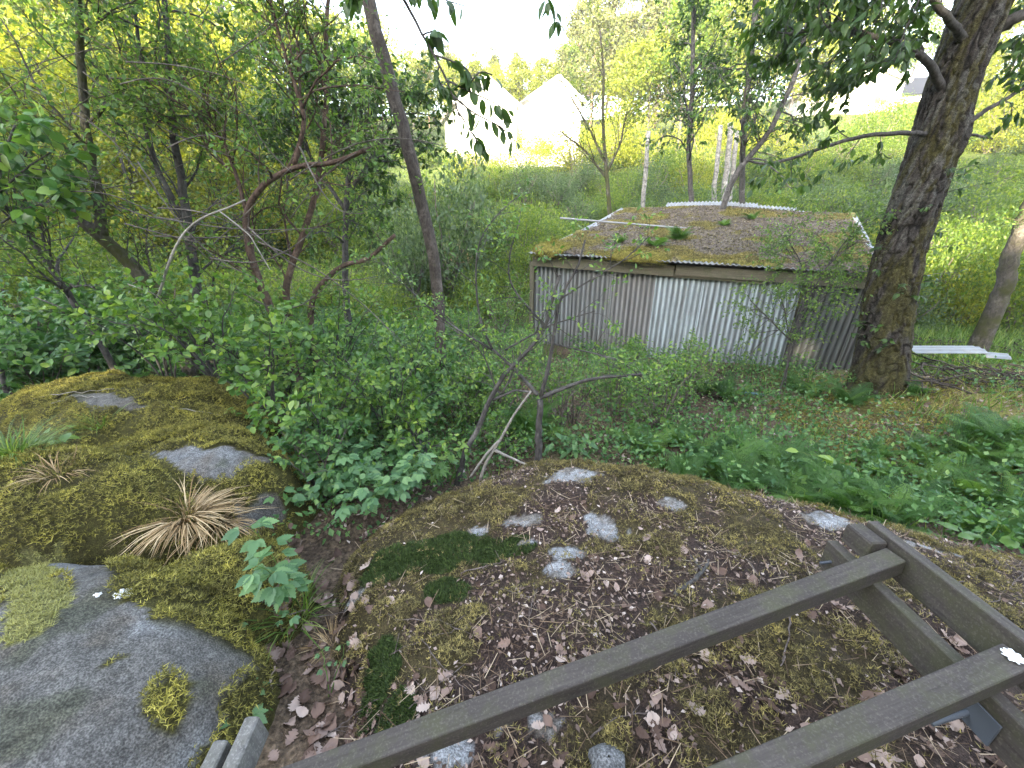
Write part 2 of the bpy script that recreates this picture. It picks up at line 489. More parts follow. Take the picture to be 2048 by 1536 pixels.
def rock_grid(f, step):
    x0, x1, y0, y1 = f.box
    xs, ys = np.arange(x0, x1 + step, step), np.arange(y0, y1 + step, step)
    X, Y = np.meshgrid(xs, ys)
    Z = f(X, Y)
    return X, Y, Z, len(xs), len(ys)

def ell(x, y, c, r):
    return ((x - c[0]) / r[0]) ** 2 + ((y - c[1]) / r[1]) ** 2

# bare rock and dark moss patches of the outcrop: (centre, radii)
def W(px, py): return hit(px, py)
BARE = []
for (px, py, rx, ry) in ((1150, 948, .24, .13), (1215, 1062, .13, .16), (1040, 1042, .15, .07), (960, 1062, .09, .05), (1140, 1105, .13, .08), (1125, 1140, .11, .06),
                         (1060, 1085, .08, .035), (1345, 1010, .10, .06), (1660, 1038, .22, .10), (1850, 1095, .25, .07), (1070, 1450, .15, .07), (880, 1500, .14, .09), (840, 905, .3, .12), (710, 1200, .06, .05)):
    p = W(px, py); BARE.append((p[:2], (rx, ry)))
DARK = []
for (px, py, rx, ry) in ((900, 1105, .34, .15), (780, 1125, .16, .14), (1030, 1095, .12, .09), (890, 1180, .12, .08), (760, 1350, .08, .16), (790, 1440, .08, .10), (1520, 985, .18, .10)):
    p = W(px, py); DARK.append((p[:2], (rx, ry)))

def m_masks(x, y):
    w = (fbm(x * 6, y * 6, 91, 3) - .5) + .8 * (fbm(x * 24, y * 24, 93, 3) - .5)
    bare = np.zeros_like(x)
    for c, r in BARE: bare = np.maximum(bare, sstep(.95, .8, ell(x, y, c, r) * 1.4 + w * 2.6))
    dark = np.zeros_like(x)
    for c, r in DARK: dark = np.maximum(dark, sstep(1.2, .8, ell(x, y, c, r) + w * 1.3))
    lit = sstep(.43, .62, fbm(x * 2.6, y * 2.6, 77, 5) + .10 * sstep(2.0, .6, y) + .08 * sstep(.6, 1.6, x) - .05)
    xg = np.interp(y, [.2, .6, 1, 1.35, 1.9, 2.6], [-.62, -.72, -.9, -1.2, -1.45, -1.6])
    lit = np.maximum(lit, sstep(.35, .05, x - xg))
    return bare, dark * (1 - bare), lit * (1 - bare) * (1 - dark)

Xm, Ym, Zm, nx, ny = rock_grid(mound, .0205)
bare, dark, lit = [a[..., None] for a in m_masks(Xm, Ym)]
gn = fbm(Xm * 14, Ym * 14, 15, 3)[..., None]
cm = mossg * (.6 + .8 * gn) + 0 * bare
cm = cm * (1 - lit) + litc * (.6 + .8 * gn) * lit
cm = cm * (1 - dark) + np.array([.02, .035, .008]) * dark
cm = cm * (1 - bare) + (grey * sstep(.3, .6, gn) + greyd * (1 - sstep(.3, .6, gn))) * 1.6 * bare
V = np.stack([Xm, Ym, Zm], -1).reshape(-1, 3)
outcrop = mobj('rock_outcrop', V, grid_faces(nx, ny), M['rock'], smooth=True, cols=cm.reshape(-1, 3), loc=(1.2, 1.2, -.3))
tag(outcrop, 'broad rounded bedrock outcrop carpeted with brown moss and dead leaves', 'rock')

RLAB = {'near': 'smooth grey granite boulder with pale moss patches and white lichen',
        'flank': 'low moss covered rock between the grey boulder and the leafy gully',
        'mossy': 'golden green moss covered rock behind the smooth grey boulder',
        'slab': 'flat rock slab with a bare grey streak amid golden moss',
        'back': 'long low rock slab with dead sticks lying beside the leafy shrubs'}
def poly_mask(x, y, pts):
    """inside test for a polygon given in ground coordinates"""
    pts = np.asarray(pts); ins = np.zeros(np.shape(x), bool)
    n = len(pts)
    for a in range(n):
        x1, y1 = pts[a]; x2, y2 = pts[(a + 1) % n]
        cnd = ((y1 > y) != (y2 > y)) & (x < (x2 - x1) * (y - y1) / (y2 - y1 + 1e-12) + x1)
        ins ^= cnd
    return ins
def gpoly(pp): return [W(*p)[:2] for p in pp]
GREYPOLY = [gpoly(q) for q in (
    [(60, 1085), (235, 1082), (250, 1130), (235, 1190), (300, 1260), (300, 1310), (440, 1330), (430, 1400), (440, 1470), (330, 1530), (0, 1530), (0, 1320), (80, 1260), (140, 1180), (100, 1110)],
    [(0, 1110), (60, 1085), (20, 1130), (0, 1150)],
    [(300, 905), (420, 900), (560, 925), (480, 938), (470, 962), (410, 955), (350, 925)],
    [(110, 800), (180, 785), (250, 800), (310, 815), (200, 822)],
    [(330, 1225), (390, 1212), (400, 1230), (340, 1240)],
    [(470, 1000), (560, 990), (560, 1040), (480, 1050)])]
MOSSPOLY = [gpoly(q) for q in ([(285, 1400), (330, 1350), (370, 1365), (380, 1410), (340, 1450), (300, 1440)], [(190, 1330), (235, 1300), (245, 1310), (210, 1335)])]
PALEPOLY = [gpoly(q) for q in ([(0, 1200), (80, 1150), (135, 1180), (100, 1260), (20, 1300), (0, 1290)], [(40, 1110), (120, 1100), (110, 1150), (60, 1170), (0, 1190), (0, 1150)])]

def r_mask(key, x, y):
    wx = x + (fbm(x * 9, y * 9, 5, 3) - .5) * .12; wy = y + (fbm(x * 9, y * 9, 6, 3) - .5) * .12
    g = np.zeros(np.shape(x)); m = np.zeros(np.shape(x)); pl = np.zeros(np.shape(x))
    for q in [GREYPOLY[i] for i in {'near': (0, 1), 'slab': (2, 5), 'back': (3,), 'flank': (4, 5), 'mossy': ()}[key]]: g = np.maximum(g, poly_mask(wx, wy, q))
    for q in MOSSPOLY: m = np.maximum(m, poly_mask(wx, wy, q))
    for q in PALEPOLY: pl = np.maximum(pl, poly_mask(wx, wy, q))
    if key == 'near':
        g = np.maximum(g, sstep(1.25, 1.15, y) * (x < -1.15))   # the face toward the viewer stays bare
    g = g * (1 - m) * (1 - pl)
    return g, m, pl

for key, f in ROCKS.items():
    Xr, Yr, Zr, nx, ny = rock_grid(f, .03 if key == 'back' else .022)
    g, m, pl = [a[..., None] for a in r_mask(key, Xr, Yr)]
    gn = fbm(Xr * 8, Yr * 8, 15, 4)[..., None]
    cr = mossy * (.5 + gn) * (1 - g) + (grey * 1.0 * sstep(.2, .6, gn) + greyd * 1.5 * (1 - sstep(.2, .6, gn))) * g
    bg_ = fbm(Xr * 2.1, Yr * 2.1, 18, 4)[..., None]; st_ = fbm(Xr * 5, Yr * 5, 19, 4)[..., None]
    cr = cr * (1 - g * .55 * sstep(.45, .62, bg_)) + np.array([.055, .048, .036]) * g * .55 * sstep(.45, .62, bg_)
    cr = cr * (1 - g * .6 * sstep(.58, .68, st_)) + np.array([.045, .05, .03]) * g * .6 * sstep(.58, .68, st_)
    cr = cr * (1 - pl) + palem * (.35 + .3 * gn) * pl
    o = mobj('boulder' if key in ('near',) else 'mossy_rock', np.stack([Xr, Yr, Zr], -1).reshape(-1, 3), grid_faces(nx, ny), M['rock'], smooth=True, cols=cr.reshape(-1, 3), loc=((f.box[0] + f.box[1]) / 2, (f.box[2] + f.box[3]) / 2, -.3))
    tag(o, RLAB[key], 'rock')
    ROCKS[key].obj = o

# ------------------------------------------------------------------ moss
def sprig(nb=5, spreadv=.8):
    v, f = [], []
    for k in range(nb):
        a = k * 2 * math.pi / nb + .3 * (k % 2); e = .35 + .5 * ((k * 7) % 5) / 5
        d = np.array([math.cos(a) * spreadv, math.sin(a) * spreadv, e]); s = np.array([-math.sin(a), math.cos(a), 0]) * .16
        v += [s * .6, -s * .6, d]; f.append([3 * k, 3 * k + 1, 3 * k + 2])
    return np.array(v), np.array(f)
SPRIG = sprig(4, .7)
HAIR = sprig(4, .35)

def moss_on(fn, x, y, size, tpl=SPRIG, lift=0.0):
    n = len(x); z = fn(x, y) + lift
    N = unit(normals(fn, x, y) + rng.normal(size=(n, 3)) * .3)
    t = rng.normal(size=(n, 3)); D = unit(t - (t * N).sum(-1, keepdims=True) * N)
    return spread(tpl, np.stack([x, y, z], -1), D, N, size * rng.uniform(.6, 1.35, n))

def visible_on_top(fn, x, y):
    return fn(x, y) > surf(x, y) - .014

n = 165000
x = rng.uniform(-1.7, 4.2, n); y = .25 + 2.9 * rng.uniform(0, 1, n) ** 1.1
bare, dark, lit = m_masks(x, y)
ok = visible_on_top(mound, x, y)
clump = fbm(x * 11, y * 11, 64, 2)
k1 = ok & (bare < .4) & ((dark < .3) | (rng.uniform(0, 1, n) < .12)) & (rng.uniform(0, 1, n) < (1 - .93 * lit) * (.25 + 1.5 * sstep(.35, .6, clump)))
V, F = moss_on(mound, x[k1], y[k1], .0185, lift=.045 * sstep(.4, .65, clump[k1]) * rng.uniform(.5, 1, int(k1.sum())))
tag(mobj('moss_carpet', V, F, M['moss_gold'], outcrop), kind='stuff')
xs = rng.uniform(-1.6, 3.0, 250000); ys = rng.uniform(.4, 3.3, 250000)
b2, d2, l2 = m_masks(xs, ys)
k2 = (d2 > .5) & visible_on_top(mound, xs, ys)
V, F = moss_on(mound, xs[k2], ys[k2], .03, HAIR)
tag(mobj('haircap_moss', V, F, M['moss_dark'], outcrop), kind='stuff')
for key, f in ROCKS.items():
    x0, x1, y0, y1 = f.box
    n = int((x1 - x0) * (y1 - y0) * 11000)
    x, y = rng.uniform(x0, x1, n), rng.uniform(y0, y1, n)
    ok = visible_on_top(f, x, y) & (f(x, y) > G(x, y) + .03)
    g, m, pl = r_mask(key, x, y)
    thick = fbm(x * 5, y * 5, 65, 3)
    k = ok & (g < .5) & (pl < .5) & (rng.uniform(0, 1, n) < .3 + 1.2 * sstep(.35, .55, thick))
    if k.any():
        V, F = moss_on(f, x[k], y[k], .022, lift=.055 * sstep(.35, .6, thick[k]) * rng.uniform(.4, 1, int(k.sum())))
        tag(mobj('moss_carpet', V, F, M['moss_green'], f.obj), kind='stuff')
    k = ok & (pl > .5)
    if k.sum() > 20:
        V, F = moss_on(f, x[k], y[k], .02)
        tag(mobj('pale_moss', V, F, M['moss_pale'], f.obj), kind='stuff')

# white lichen crusts on the near boulder
m, nt, out = mat_base('white_lichen')
bsdf(nt, out, ramp(nt, [(.35, (.35, .36, .36)), (.6, (.75, .77, .77))], noise(nt, 90, 4, .7, world_co(nt))), .95, bump(nt, noise(nt, 120, 3, .6, world_co(nt)), .8, .004))
M['lichen'] = m
def crust(px, py, r, parent, fn, name='lichen_patch'):
    c = W(px, py); nn = 18
    a = np.linspace(0, 2 * np.pi, nn, endpoint=False); rr = r * (.55 + .7 * rng.uniform(0, 1, nn))
    xx = np.concatenate([[c[0]], c[0] + rr * .5 * np.cos(a), c[0] + rr * np.cos(a)]); yy = np.concatenate([[c[1]], c[1] + rr * .5 * np.sin(a), c[1] + rr * np.sin(a)])
    V = np.stack([xx, yy, surf(xx, yy) + np.concatenate([[.007], np.full(nn, .006), np.full(nn, .001)])], -1)
    k = np.arange(nn); k2 = (k + 1) % nn
    mobj(name, V, [np.stack([1 + k, 1 + nn + k, 1 + nn + k2, 1 + k2], -1), np.stack([np.zeros(nn, int), 1 + k, 1 + k2], -1)], M['lichen'], parent)
nb = ROCKS['near'].obj
for px, py, r in ((252, 1188, .026), (238, 1192, .018), (258, 1182, .014), (196, 1190, .013)):
    crust(px, py, r, nb, surf)

# ------------------------------------------------------------------ dead leaves, needles and twigs on the ground
def dead_leaf_mesh(seed):
    r = np.random.default_rng(seed); n = 15
    t = np.linspace(0, 1, n)
    lob = 1 + (.35 * np.sin(t * math.pi * (5 if seed % 3 else 0.01) * 2) if seed % 3 else 0)
    w = .30 * np.sin(np.pi * t ** .8) ** .8 * lob * r.uniform(.85, 1.15, n) + .012
    curl, roll = r.uniform(-.6, .9), r.uniform(.2, 1.4)
    x = t; zc = curl * (t - .5) ** 2 + .05 * np.sin(t * 7 + seed)
    V = []
    for s in (-1, -.5, 0, .5, 1):
        V.append(np.stack([x, s * w, zc + roll * (s * w) ** 2 + .03 * np.sin(5 * t + s * 4 + seed)], -1))
    V = np.concatenate(V)
    st = np.stack([-.22 + 0 * t[:2], np.array([-.012, .012]), zc[:2]], -1)
    F = grid_faces(n, 5)
    V = np.vstack([V, st])
    b = 2 * n
    F = np.vstack([F, [[len(V) - 2, len(V) - 1, b + 1, b]]])
    return V - np.array([.5, 0, 0]), F
dmesh = [np_mesh('dead_leaf', *dead_leaf_mesh(s), M['dead_leaf'], True) for s in range(8)]
DL = 'curled brown dead leaf lying on the mossy rock outcrop'
cnt = 0
spots = []
while cnt < 240:
    px, py = rng.uniform(560, 2048), 940 + 596 * rng.uniform(0, 1) ** .8
    p = W(px, py)
    if mound(p[0], p[1]) < surf(p[0], p[1]) - .01: continue
    b, d, l = m_masks(np.array([p[0]]), np.array([p[1]]))
    if rng.uniform() > .12 + .9 * l[0] or p[1] < .3: continue
    spots.append(p); cnt += 1
n_out = len(spots)
for k in range(125):
    p = W(rng.uniform(540, 740), rng.uniform(1050, 1536)); spots.append(p)
for k, p in enumerate(spots):
    o = link(bpy.data.objects.new('dead_leaf', dmesh[k % 8]))
    nrm = unit(normals(surf, np.array([p[0]]), np.array([p[1]]))[0] + rng.normal(size=3) * .35)
    d = rng.normal(size=3); d -= nrm * d.dot(nrm)
    o.matrix_world = xform(p + np.array([0, 0, .014]), d, nrm, rng.uniform(.028, .068) if k < n_out else rng.uniform(.045, .10))
    if k < n_out: tag(o, DL, 'leaf', 'dead leaves on the outcrop')
    else: tag(o, 'large curled dead leaf in the gully beside the grey boulder', 'leaf', 'dead leaves in the gully')

n = 24000
x = rng.uniform(-1.7, 4.2, n); y = .25 + 2.9 * rng.uniform(0, 1, n)
b, d, l = m_masks(x, y)
k = (rng.uniform(0, 1, n) < .10 + .9 * l) & visible_on_top(mound, x, y) & (d < .5)
x, y = x[k], y[k]; n = len(x)
N = unit(normals(mound, x, y) + rng.normal(size=(n, 3)) * .45)
V, F = spread(LEAF2, np.stack([x, y, mound(x, y) + .012], -1), rdir(n) * np.array([1, 1, .3]), N, rng.uniform(.008, .03, n), rng.uniform(.6, 1.6, n))
tag(mobj('leaf_litter', V, F, M['litter'], loc=(1, 1.5, -.1)), 'small broken dead leaves strewn over the rock outcrop', 'litter', kind='stuff')
n = 13000
x = rng.uniform(-1.7, 4.2, n); y = .25 + 2.9 * rng.uniform(0, 1, n)
b, d, l = m_masks(x, y)
k = (rng.uniform(0, 1, n) < .3 + .7 * l) & visible_on_top(mound, x, y) & (d < .5)
x, y = x[k], y[k]; n = len(x)
N = normals(mound, x, y)
V, F = spread(NEEDLE, np.stack([x, y, mound(x, y) + .02], -1), rdir(n) * np.array([1, 1, .15]), N, rng.uniform(.03, .11, n), .9)
tag(mobj('dry_needles', V, F, M['needle'], loc=(1, 1.5, -.1)), 'fine dry needles and stalks scattered over the outcrop', 'litter', kind='stuff')

def ground_twig(pp, r, mat, label, group=None, side=2, lift=.012):
    P = np.array([W(*p) for p in pp]); P[:, 2] += lift + r
    # subdivide with a little wander
    t = np.linspace(0, len(P) - 1, len(P) * 4); idx = np.arange(len(P))
    Q = np.stack([np.interp(t, idx, P[:, a]) for a in range(3)], -1)
    L = np.linalg.norm(P[-1] - P[0])
    Q += rng.normal(size=Q.shape) * L * .008
    mb = MB(); mb.tube(Q, np.linspace(r, r * .5, len(Q)), 6)
    for s in range(side):
        k = rng.integers(2, len(Q) - 2); d = unit(unit(Q[k + 1] - Q[k - 1]) + rng.normal(size=3) * np.array([.8, .8, .1]))
        ll = L * rng.uniform(.12, .35); u = np.linspace(0, 1, 5)[:, None]
        S = Q[k] + d * u * ll; S[:, 2] = np.maximum(S[:, 2], surf(S[:, 0], S[:, 1]) + .008)
        mb.tube(S, np.linspace(r * .6, r * .3, 5), 5)
    o = mb.build('fallen_twig', mat, loc=P[0], smooth=True)
    tag(o, label, 'twig', group)
TW = 'thin grey fallen twig lying on the mossy outcrop'
for pp in ([(720, 1345), (810, 1300), (900, 1270), (960, 1255)], [(560, 1230), (680, 1230), (800, 1245), (930, 1245)], [(1000, 1180), (1060, 1200), (1090, 1250)],
           [(1055, 1295), (1060, 1220), (1075, 1180)], [(820, 1420), (880, 1370), (930, 1335)], [(840, 1280), (880, 1330), (930, 1380)], [(1440, 1100), (1490, 1120), (1530, 1170)],
           [(1580, 1230), (1575, 1290), (1560, 1340)], [(1300, 1250), (1340, 1300), (1350, 1360)], [(1900, 1180), (1960, 1150), (2040, 1130)], [(1930, 1190), (1990, 1210), (2045, 1150)], [(1380, 1200), (1390, 1150), (1410, 1120)],
           [(1180, 1480), (1230, 1440), (1300, 1430)], [(650, 1480), (700, 1440), (760, 1400)], [(920, 1150), (1000, 1130), (1010, 1125)]):
    ground_twig(pp, rng.uniform(.0025, .004), M['twig'], TW, 'twigs on the outcrop')
ground_twig([(1350, 1195), (1390, 1165), (1412, 1140), (1415, 1125)], .012, M['bark_grey'], 'short crooked dead stick with a pale knob on the outcrop', None, 1)
ground_twig([(70, 800), (140, 790), (230, 783)], .006, M['pale_twig'], 'pale dead stick lying along the back rock slab', None, 0)
ground_twig([(100, 812), (160, 795), (200, 800)], .005, M['pale_twig'], 'short grey dead stick beside the pale one on the back slab', None, 0)
ground_twig([(340, 818), (430, 832), (500, 838)], .005, M['pale_twig'], 'thin pale stick under the shrub beside the rock slab', None, 1)

# ------------------------------------------------------------------ shed
m, nt, out = mat_base('corrugated_sheet')
oi = nt.nodes.new('ShaderNodeObjectInfo')
co = world_co(nt)
base = nt.nodes.new('ShaderNodeMix'); base.data_type = 'RGBA'
nt.links.new(oi.outputs['Color'], base.inputs[6]); base.inputs[7].default_value = (.13, .125, .11, 1)
mp = nt.nodes.new('ShaderNodeMapping'); mp.inputs['Scale'].default_value = (6, 6, .7); nt.links.new(co, mp.inputs[0])
st = noise(nt, 2.2, 6, .7, mp.outputs[0])
nt.links.new(ramp(nt, [(.42, (0, 0, 0)), (.7, (.8, .8, .8))], st), base.inputs[0])
sep = nt.nodes.new('ShaderNodeSeparateXYZ'); nt.links.new(co, sep.inputs[0])
mr = nt.nodes.new('ShaderNodeMapRange'); mr.inputs[1].default_value, mr.inputs[2].default_value, mr.inputs[3].default_value, mr.inputs[4].default_value = -1.0, -.35, 1, 0
nt.links.new(sep.outputs[2], mr.inputs[0])
ml = nt.nodes.new('ShaderNodeMath'); ml.operation = 'MULTIPLY'
nt.links.new(mr.outputs[0], ml.inputs[0]); nt.links.new(noise(nt, 5, 5, .7, co), ml.inputs[1])
c = mixc(nt, ml.outputs[0], base.outputs[2], (.10, .085, .06))          # splashed soil near the foot
sp2 = noise(nt, 40, 3, .6, co)
c = mixc(nt, ramp(nt, [(.66, (0, 0, 0)), (.72, (.8, .8, .8))], sp2), c, (.09, .085, .07))
bsdf(nt, out, c, .55, bump(nt, sp2, .15, .004), spec=.4)
M['sheet'] = m
m2 = m.copy(); m2.name = 'shade_dirt_sheet'; nt2 = m2.node_tree
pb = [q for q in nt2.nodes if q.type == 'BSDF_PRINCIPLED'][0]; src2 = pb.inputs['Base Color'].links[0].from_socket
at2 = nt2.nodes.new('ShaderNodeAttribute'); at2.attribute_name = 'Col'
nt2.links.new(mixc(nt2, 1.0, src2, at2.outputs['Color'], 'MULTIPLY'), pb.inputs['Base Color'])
M['sheet_shade_dirt'] = m2

def wood_mat(name, dark, light, green=None, sc=1.0, axis=0):
    m, nt, out = mat_base(name)
    mp = nt.nodes.new('ShaderNodeMapping')
    s = [9 * sc] * 3; s[axis] = .5 * sc
    mp.inputs['Scale'].default_value = s
    nt.links.new(obj_co(nt), mp.inputs[0])
    n = noise(nt, 6, 6, .7, mp.outputs[0], .4)
    c = ramp(nt, [(.28, dark), (.72, light)], n)
    n2 = noise(nt, 7, 5, .7, world_co(nt))
    c = mixc(nt, ramp(nt, [(.45, (0, 0, 0)), (.62, (.75, .75, .75))], n2), c, green or dark)
    n3 = noise(nt, 130, 3, .6, world_co(nt))
    c = mixc(nt, ramp(nt, [(.52, (0, 0, 0)), (.7, (.5, .5, .5))], n3), c, tuple(v * 1.7 for v in light))
    ad = nt.nodes.new('ShaderNodeMath'); ad.operation = 'ADD'; nt.links.new(n, ad.inputs[0]); nt.links.new(n3, ad.inputs[1])
    bsdf(nt, out, c, .8, bump(nt, ad.outputs[0], .3, .002), spec=.3)
    return m
M['fascia'] = wood_mat('weathered_fascia', (.06, .055, .04), (.15, .135, .10), (.075, .08, .045))
M['timber'] = wood_mat('weathered_timber', (.020, .017, .015), (.062, .054, .048), (.045, .046, .024))
M['timber_pale'] = wood_mat('grey_post_timber', (.05, .05, .048), (.15, .145, .14), (.09, .09, .075), axis=2)

FL, FR = np.array([.364, 8.5, 1.08]), np.array([5.80, 6.28, .895])     # eave line
BL, BR = np.array([3.35, 13.35, 2.03]), np.array([8.75, 11.1, 1.84])  # back edge of the roof
du = unit((FR - FL) * np.array([1, 1, 0])); dn = np.array([-du[1], du[0], 0])   # along the wall; inward
shed = thing('shed', 'old low shed of corrugated sheets with a moss grown roof', 'shed', (3.3, 7.4, -.9))
wl = np.linalg.norm((FR - FL)[:2])

def corr(name, o, ux, uy, un, w, h, pitch, amp, color, parent, lean=0.0, seed=0):
    """corrugated sheet: o corner, ux across, uy along the flutes, un outward"""
    nw = int(round(w / pitch)) * 8 + 1; nh = 10
    u = np.linspace(0, w, nw); v = np.linspace(0, h, nh)
    U, Vv = np.meshgrid(u, v)
    wob = .02 * (fbm(U * 1.2 + seed * 9, Vv * 1.2, 3, 2) - .5)
    A = amp * np.cos(2 * np.pi * U / pitch) + wob
    P = np.asarray(o) + U[..., None] * ux + Vv[..., None] * (np.asarray(uy) + lean * np.asarray(ux)) + A[..., None] * un
    Q = P + np.asarray(un) * -.003
    F = grid_faces(nw, nh); n0 = nw * nh
    rim = np.concatenate([np.arange(nw), nw * np.arange(1, nh) + nw - 1, (nh - 1) * nw + np.arange(nw - 2, -1, -1), nw * np.arange(nh - 2, 0, -1)])
    r2 = np.roll(rim, -1)
    F = np.vstack([F, F[:, ::-1] + n0, np.stack([rim, rim + n0, r2 + n0, r2], -1)])
    flute_shade_dirt = .74 + .36 * np.cos(2 * np.pi * U / pitch) + .25 * (fbm(U * 14 + seed, Vv * 1.5, 6, 3) - .5)  # valleys painted darker to boost weak flute shading, with streaks of dirt
    cc = np.repeat(np.concatenate([flute_shade_dirt.ravel(), flute_shade_dirt.ravel()])[:, None], 3, 1)
    ob = mobj(name, np.vstack([P.reshape(-1, 3), Q.reshape(-1, 3)]), F, M['sheet_shade_dirt'], parent, smooth=True, cols=np.clip(cc, .2, 1.3))
    ob.color = (*color, 1)
    return ob

# front wall sheets: start, width, colour, lean
wall_o = FL + dn * .28
zb = lambda s: -1.12
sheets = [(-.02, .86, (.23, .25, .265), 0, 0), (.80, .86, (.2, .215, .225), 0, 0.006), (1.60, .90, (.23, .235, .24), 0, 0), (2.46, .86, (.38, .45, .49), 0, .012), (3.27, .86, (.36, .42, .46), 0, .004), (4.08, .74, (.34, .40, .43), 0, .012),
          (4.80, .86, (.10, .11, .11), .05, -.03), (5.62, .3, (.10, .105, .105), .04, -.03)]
for k, (s0, w, colr_, lean, off) in enumerate(sheets):
    s_mid = (s0 + w / 2) / wl
    ztop = FL[2] + (FR[2] - FL[2]) * s_mid - .17
    p = wall_o + du * s0 - dn * off; p[2] = -1.1
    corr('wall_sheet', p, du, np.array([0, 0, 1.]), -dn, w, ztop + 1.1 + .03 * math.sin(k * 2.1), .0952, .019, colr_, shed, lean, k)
# dark framed core behind the sheets
core = MB()
q0, q1 = FL + dn * .36 + du * .05, FR + dn * .36 - du * .15
b0, b1 = q0 + (BL - FL) * .93, q1 + (BR - FR) * .93
cv = []
for p, z1 in ((q0, FL[2] - .12), (q1, FR[2] - .12), (b1, BR[2] - .2), (b0, BL[2] - .2)):
    cv += [[p[0], p[1], -1.2], [p[0], p[1], z1]]
core.add(np.array(cv), [[0, 2, 3, 1], [2, 4, 5, 3], [4, 6, 7, 5], [6, 0, 1, 7], [1, 3, 5, 7]])
core.build('inner_wall', M['fascia'], shed)
# left gable wall sheets
gl = unit((BL - FL) * np.array([1, 1, 0])); gno = np.array([-gl[1], gl[0], 0])
L = np.linalg.norm((BL - FL)[:2])
for k in range(6):
    p = FL + gl * (.32 + k * .84) - gno * -.02 + du * .03; zt = FL[2] + (BL[2] - FL[2]) * (.32 + k * .84) / L - .1
    p = p.copy(); p[2] = -1.1
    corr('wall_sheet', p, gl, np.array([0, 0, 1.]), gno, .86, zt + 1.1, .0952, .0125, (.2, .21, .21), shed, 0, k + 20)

def board(name, a, b, h, th, mat, parent, bev=.004, up=(0, 0, 1), loc=(0, 0, 0)):
    a, b = np.asarray(a, float), np.asarray(b, float)
    mb = MB(); d = b - a
    Lb = float(np.linalg.norm(d))
    mb.box((0, 0, 0), (Lb, th, h), None, bev)
    me = np_mesh(name, np.concatenate(mb.v), mb.faces(), mat)
    o = link(bpy.data.objects.new(name, me))
    Fm = frame(d, up); c = (a + b) / 2
    base = np.array(parent.location) if parent else np.zeros(3)
    Mx = Matrix([[*Fm[0], c[0] - base[0]], [*Fm[1], c[1] - base[1]], [*Fm[2], c[2] - base[2]], [0, 0, 0, 1]])
    if parent: o.parent = parent
    o.matrix_local = Mx
    return o
fz = np.array([0, 0, 1.])
def ev(s, dz, off): return FL + (FR - FL) * s + fz * dz - dn * off
board('fascia_board', ev(.0, -.17, -.16), ev(.47, -.17, -.16), .20, .03, M['fascia'], shed)
board('fascia_board', ev(.475, -.15, -.16), ev(1.0, -.15, -.16), .18, .03, M['fascia'], shed)
board('fascia_board', ev(.43, -.235, -.20), ev(.72, -.235, -.20), .11, .028, M['fascia'], shed)
board('corner_post', FL + dn * .26 + fz * -.2 + du * -.03, FL + dn * .26 + fz * -2.1 + du * -.03, .09, .09, M['fascia'], shed, up=du)
p48 = wall_o + du * 4.83 - dn * .0
board('wall_post', p48 + fz * (-2.15 - p48[2] + 1.08), p48 + fz * (.72 - p48[2]) + du * .12, .07, .05, M['bark_grey'], shed, up=du)
# small bolt heads on the wall
bm_ = flat_mat('rusty_bolt', [(0, (.03, .025, .02)), (1, (.07, .05, .04))])
for s, dz in ((1.45, -.33), (1.62, -.34), (1.95, -.36), (2.5, -.36)):
    p = wall_o + du * s - dn * .02 + fz * (dz)
    mb = MB(); mb.tube([p + dn * .02, p - dn * .012], [.016, .014], 8); mb.build('bolt', bm_, shed)

def roofp(s, t, dz=0.0):
    """point on the roof: s along the eave, t up the slope"""
    s, t = np.asarray(s, float), np.asarray(t, float)
    A = FL + (FR - FL) * s[..., None]; B = BL + (BR - BL) * s[..., None]
    P = A + (B - A) * t[..., None]
    sag = -.05 * np.sin(np.pi * t) + .12 * np.exp(-((s - .45) / .3) ** 2) * sstep(.6, 1, t)
    return P + (sag + dz)[..., None] * np.array([0, 0, 1.])
nsh = 7
for k in range(nsh):
    for row, (t0, t1) in enumerate(((0, .53), (.5, 1.0))):
        nw, nh = 8 * 9 + 1, 8
        s = np.linspace(k / nsh - .004, (k + 1) / nsh + .004, nw); t = np.linspace(t0, t1, nh) + (rng.uniform(-.006, .006) if row == 0 else 0)
        S, T = np.meshgrid(s, t)
        ph = 2 * np.pi * S * 6.36 / .0952
        P = roofp(S, T, .013 * np.cos(ph) + .012 * row + .006 * (k % 2))
        F = grid_faces(nw, nh); n0 = nw * nh
        rim = np.concatenate([np.arange(nw), nw * np.arange(1, nh) + nw - 1, (nh - 1) * nw + np.arange(nw - 2, -1, -1), nw * np.arange(nh - 2, 0, -1)]); r2 = np.roll(rim, -1)
        Q = P - np.array([0, 0, .004])
        ob = mobj('roof_sheet', np.vstack([P.reshape(-1, 3), Q.reshape(-1, 3)]), np.vstack([F, F[:, ::-1] + n0, np.stack([rim, rim + n0, r2 + n0, r2], -1)]), M['sheet'], shed, smooth=True)
        ob.color = (.22, .24, .26, 1)
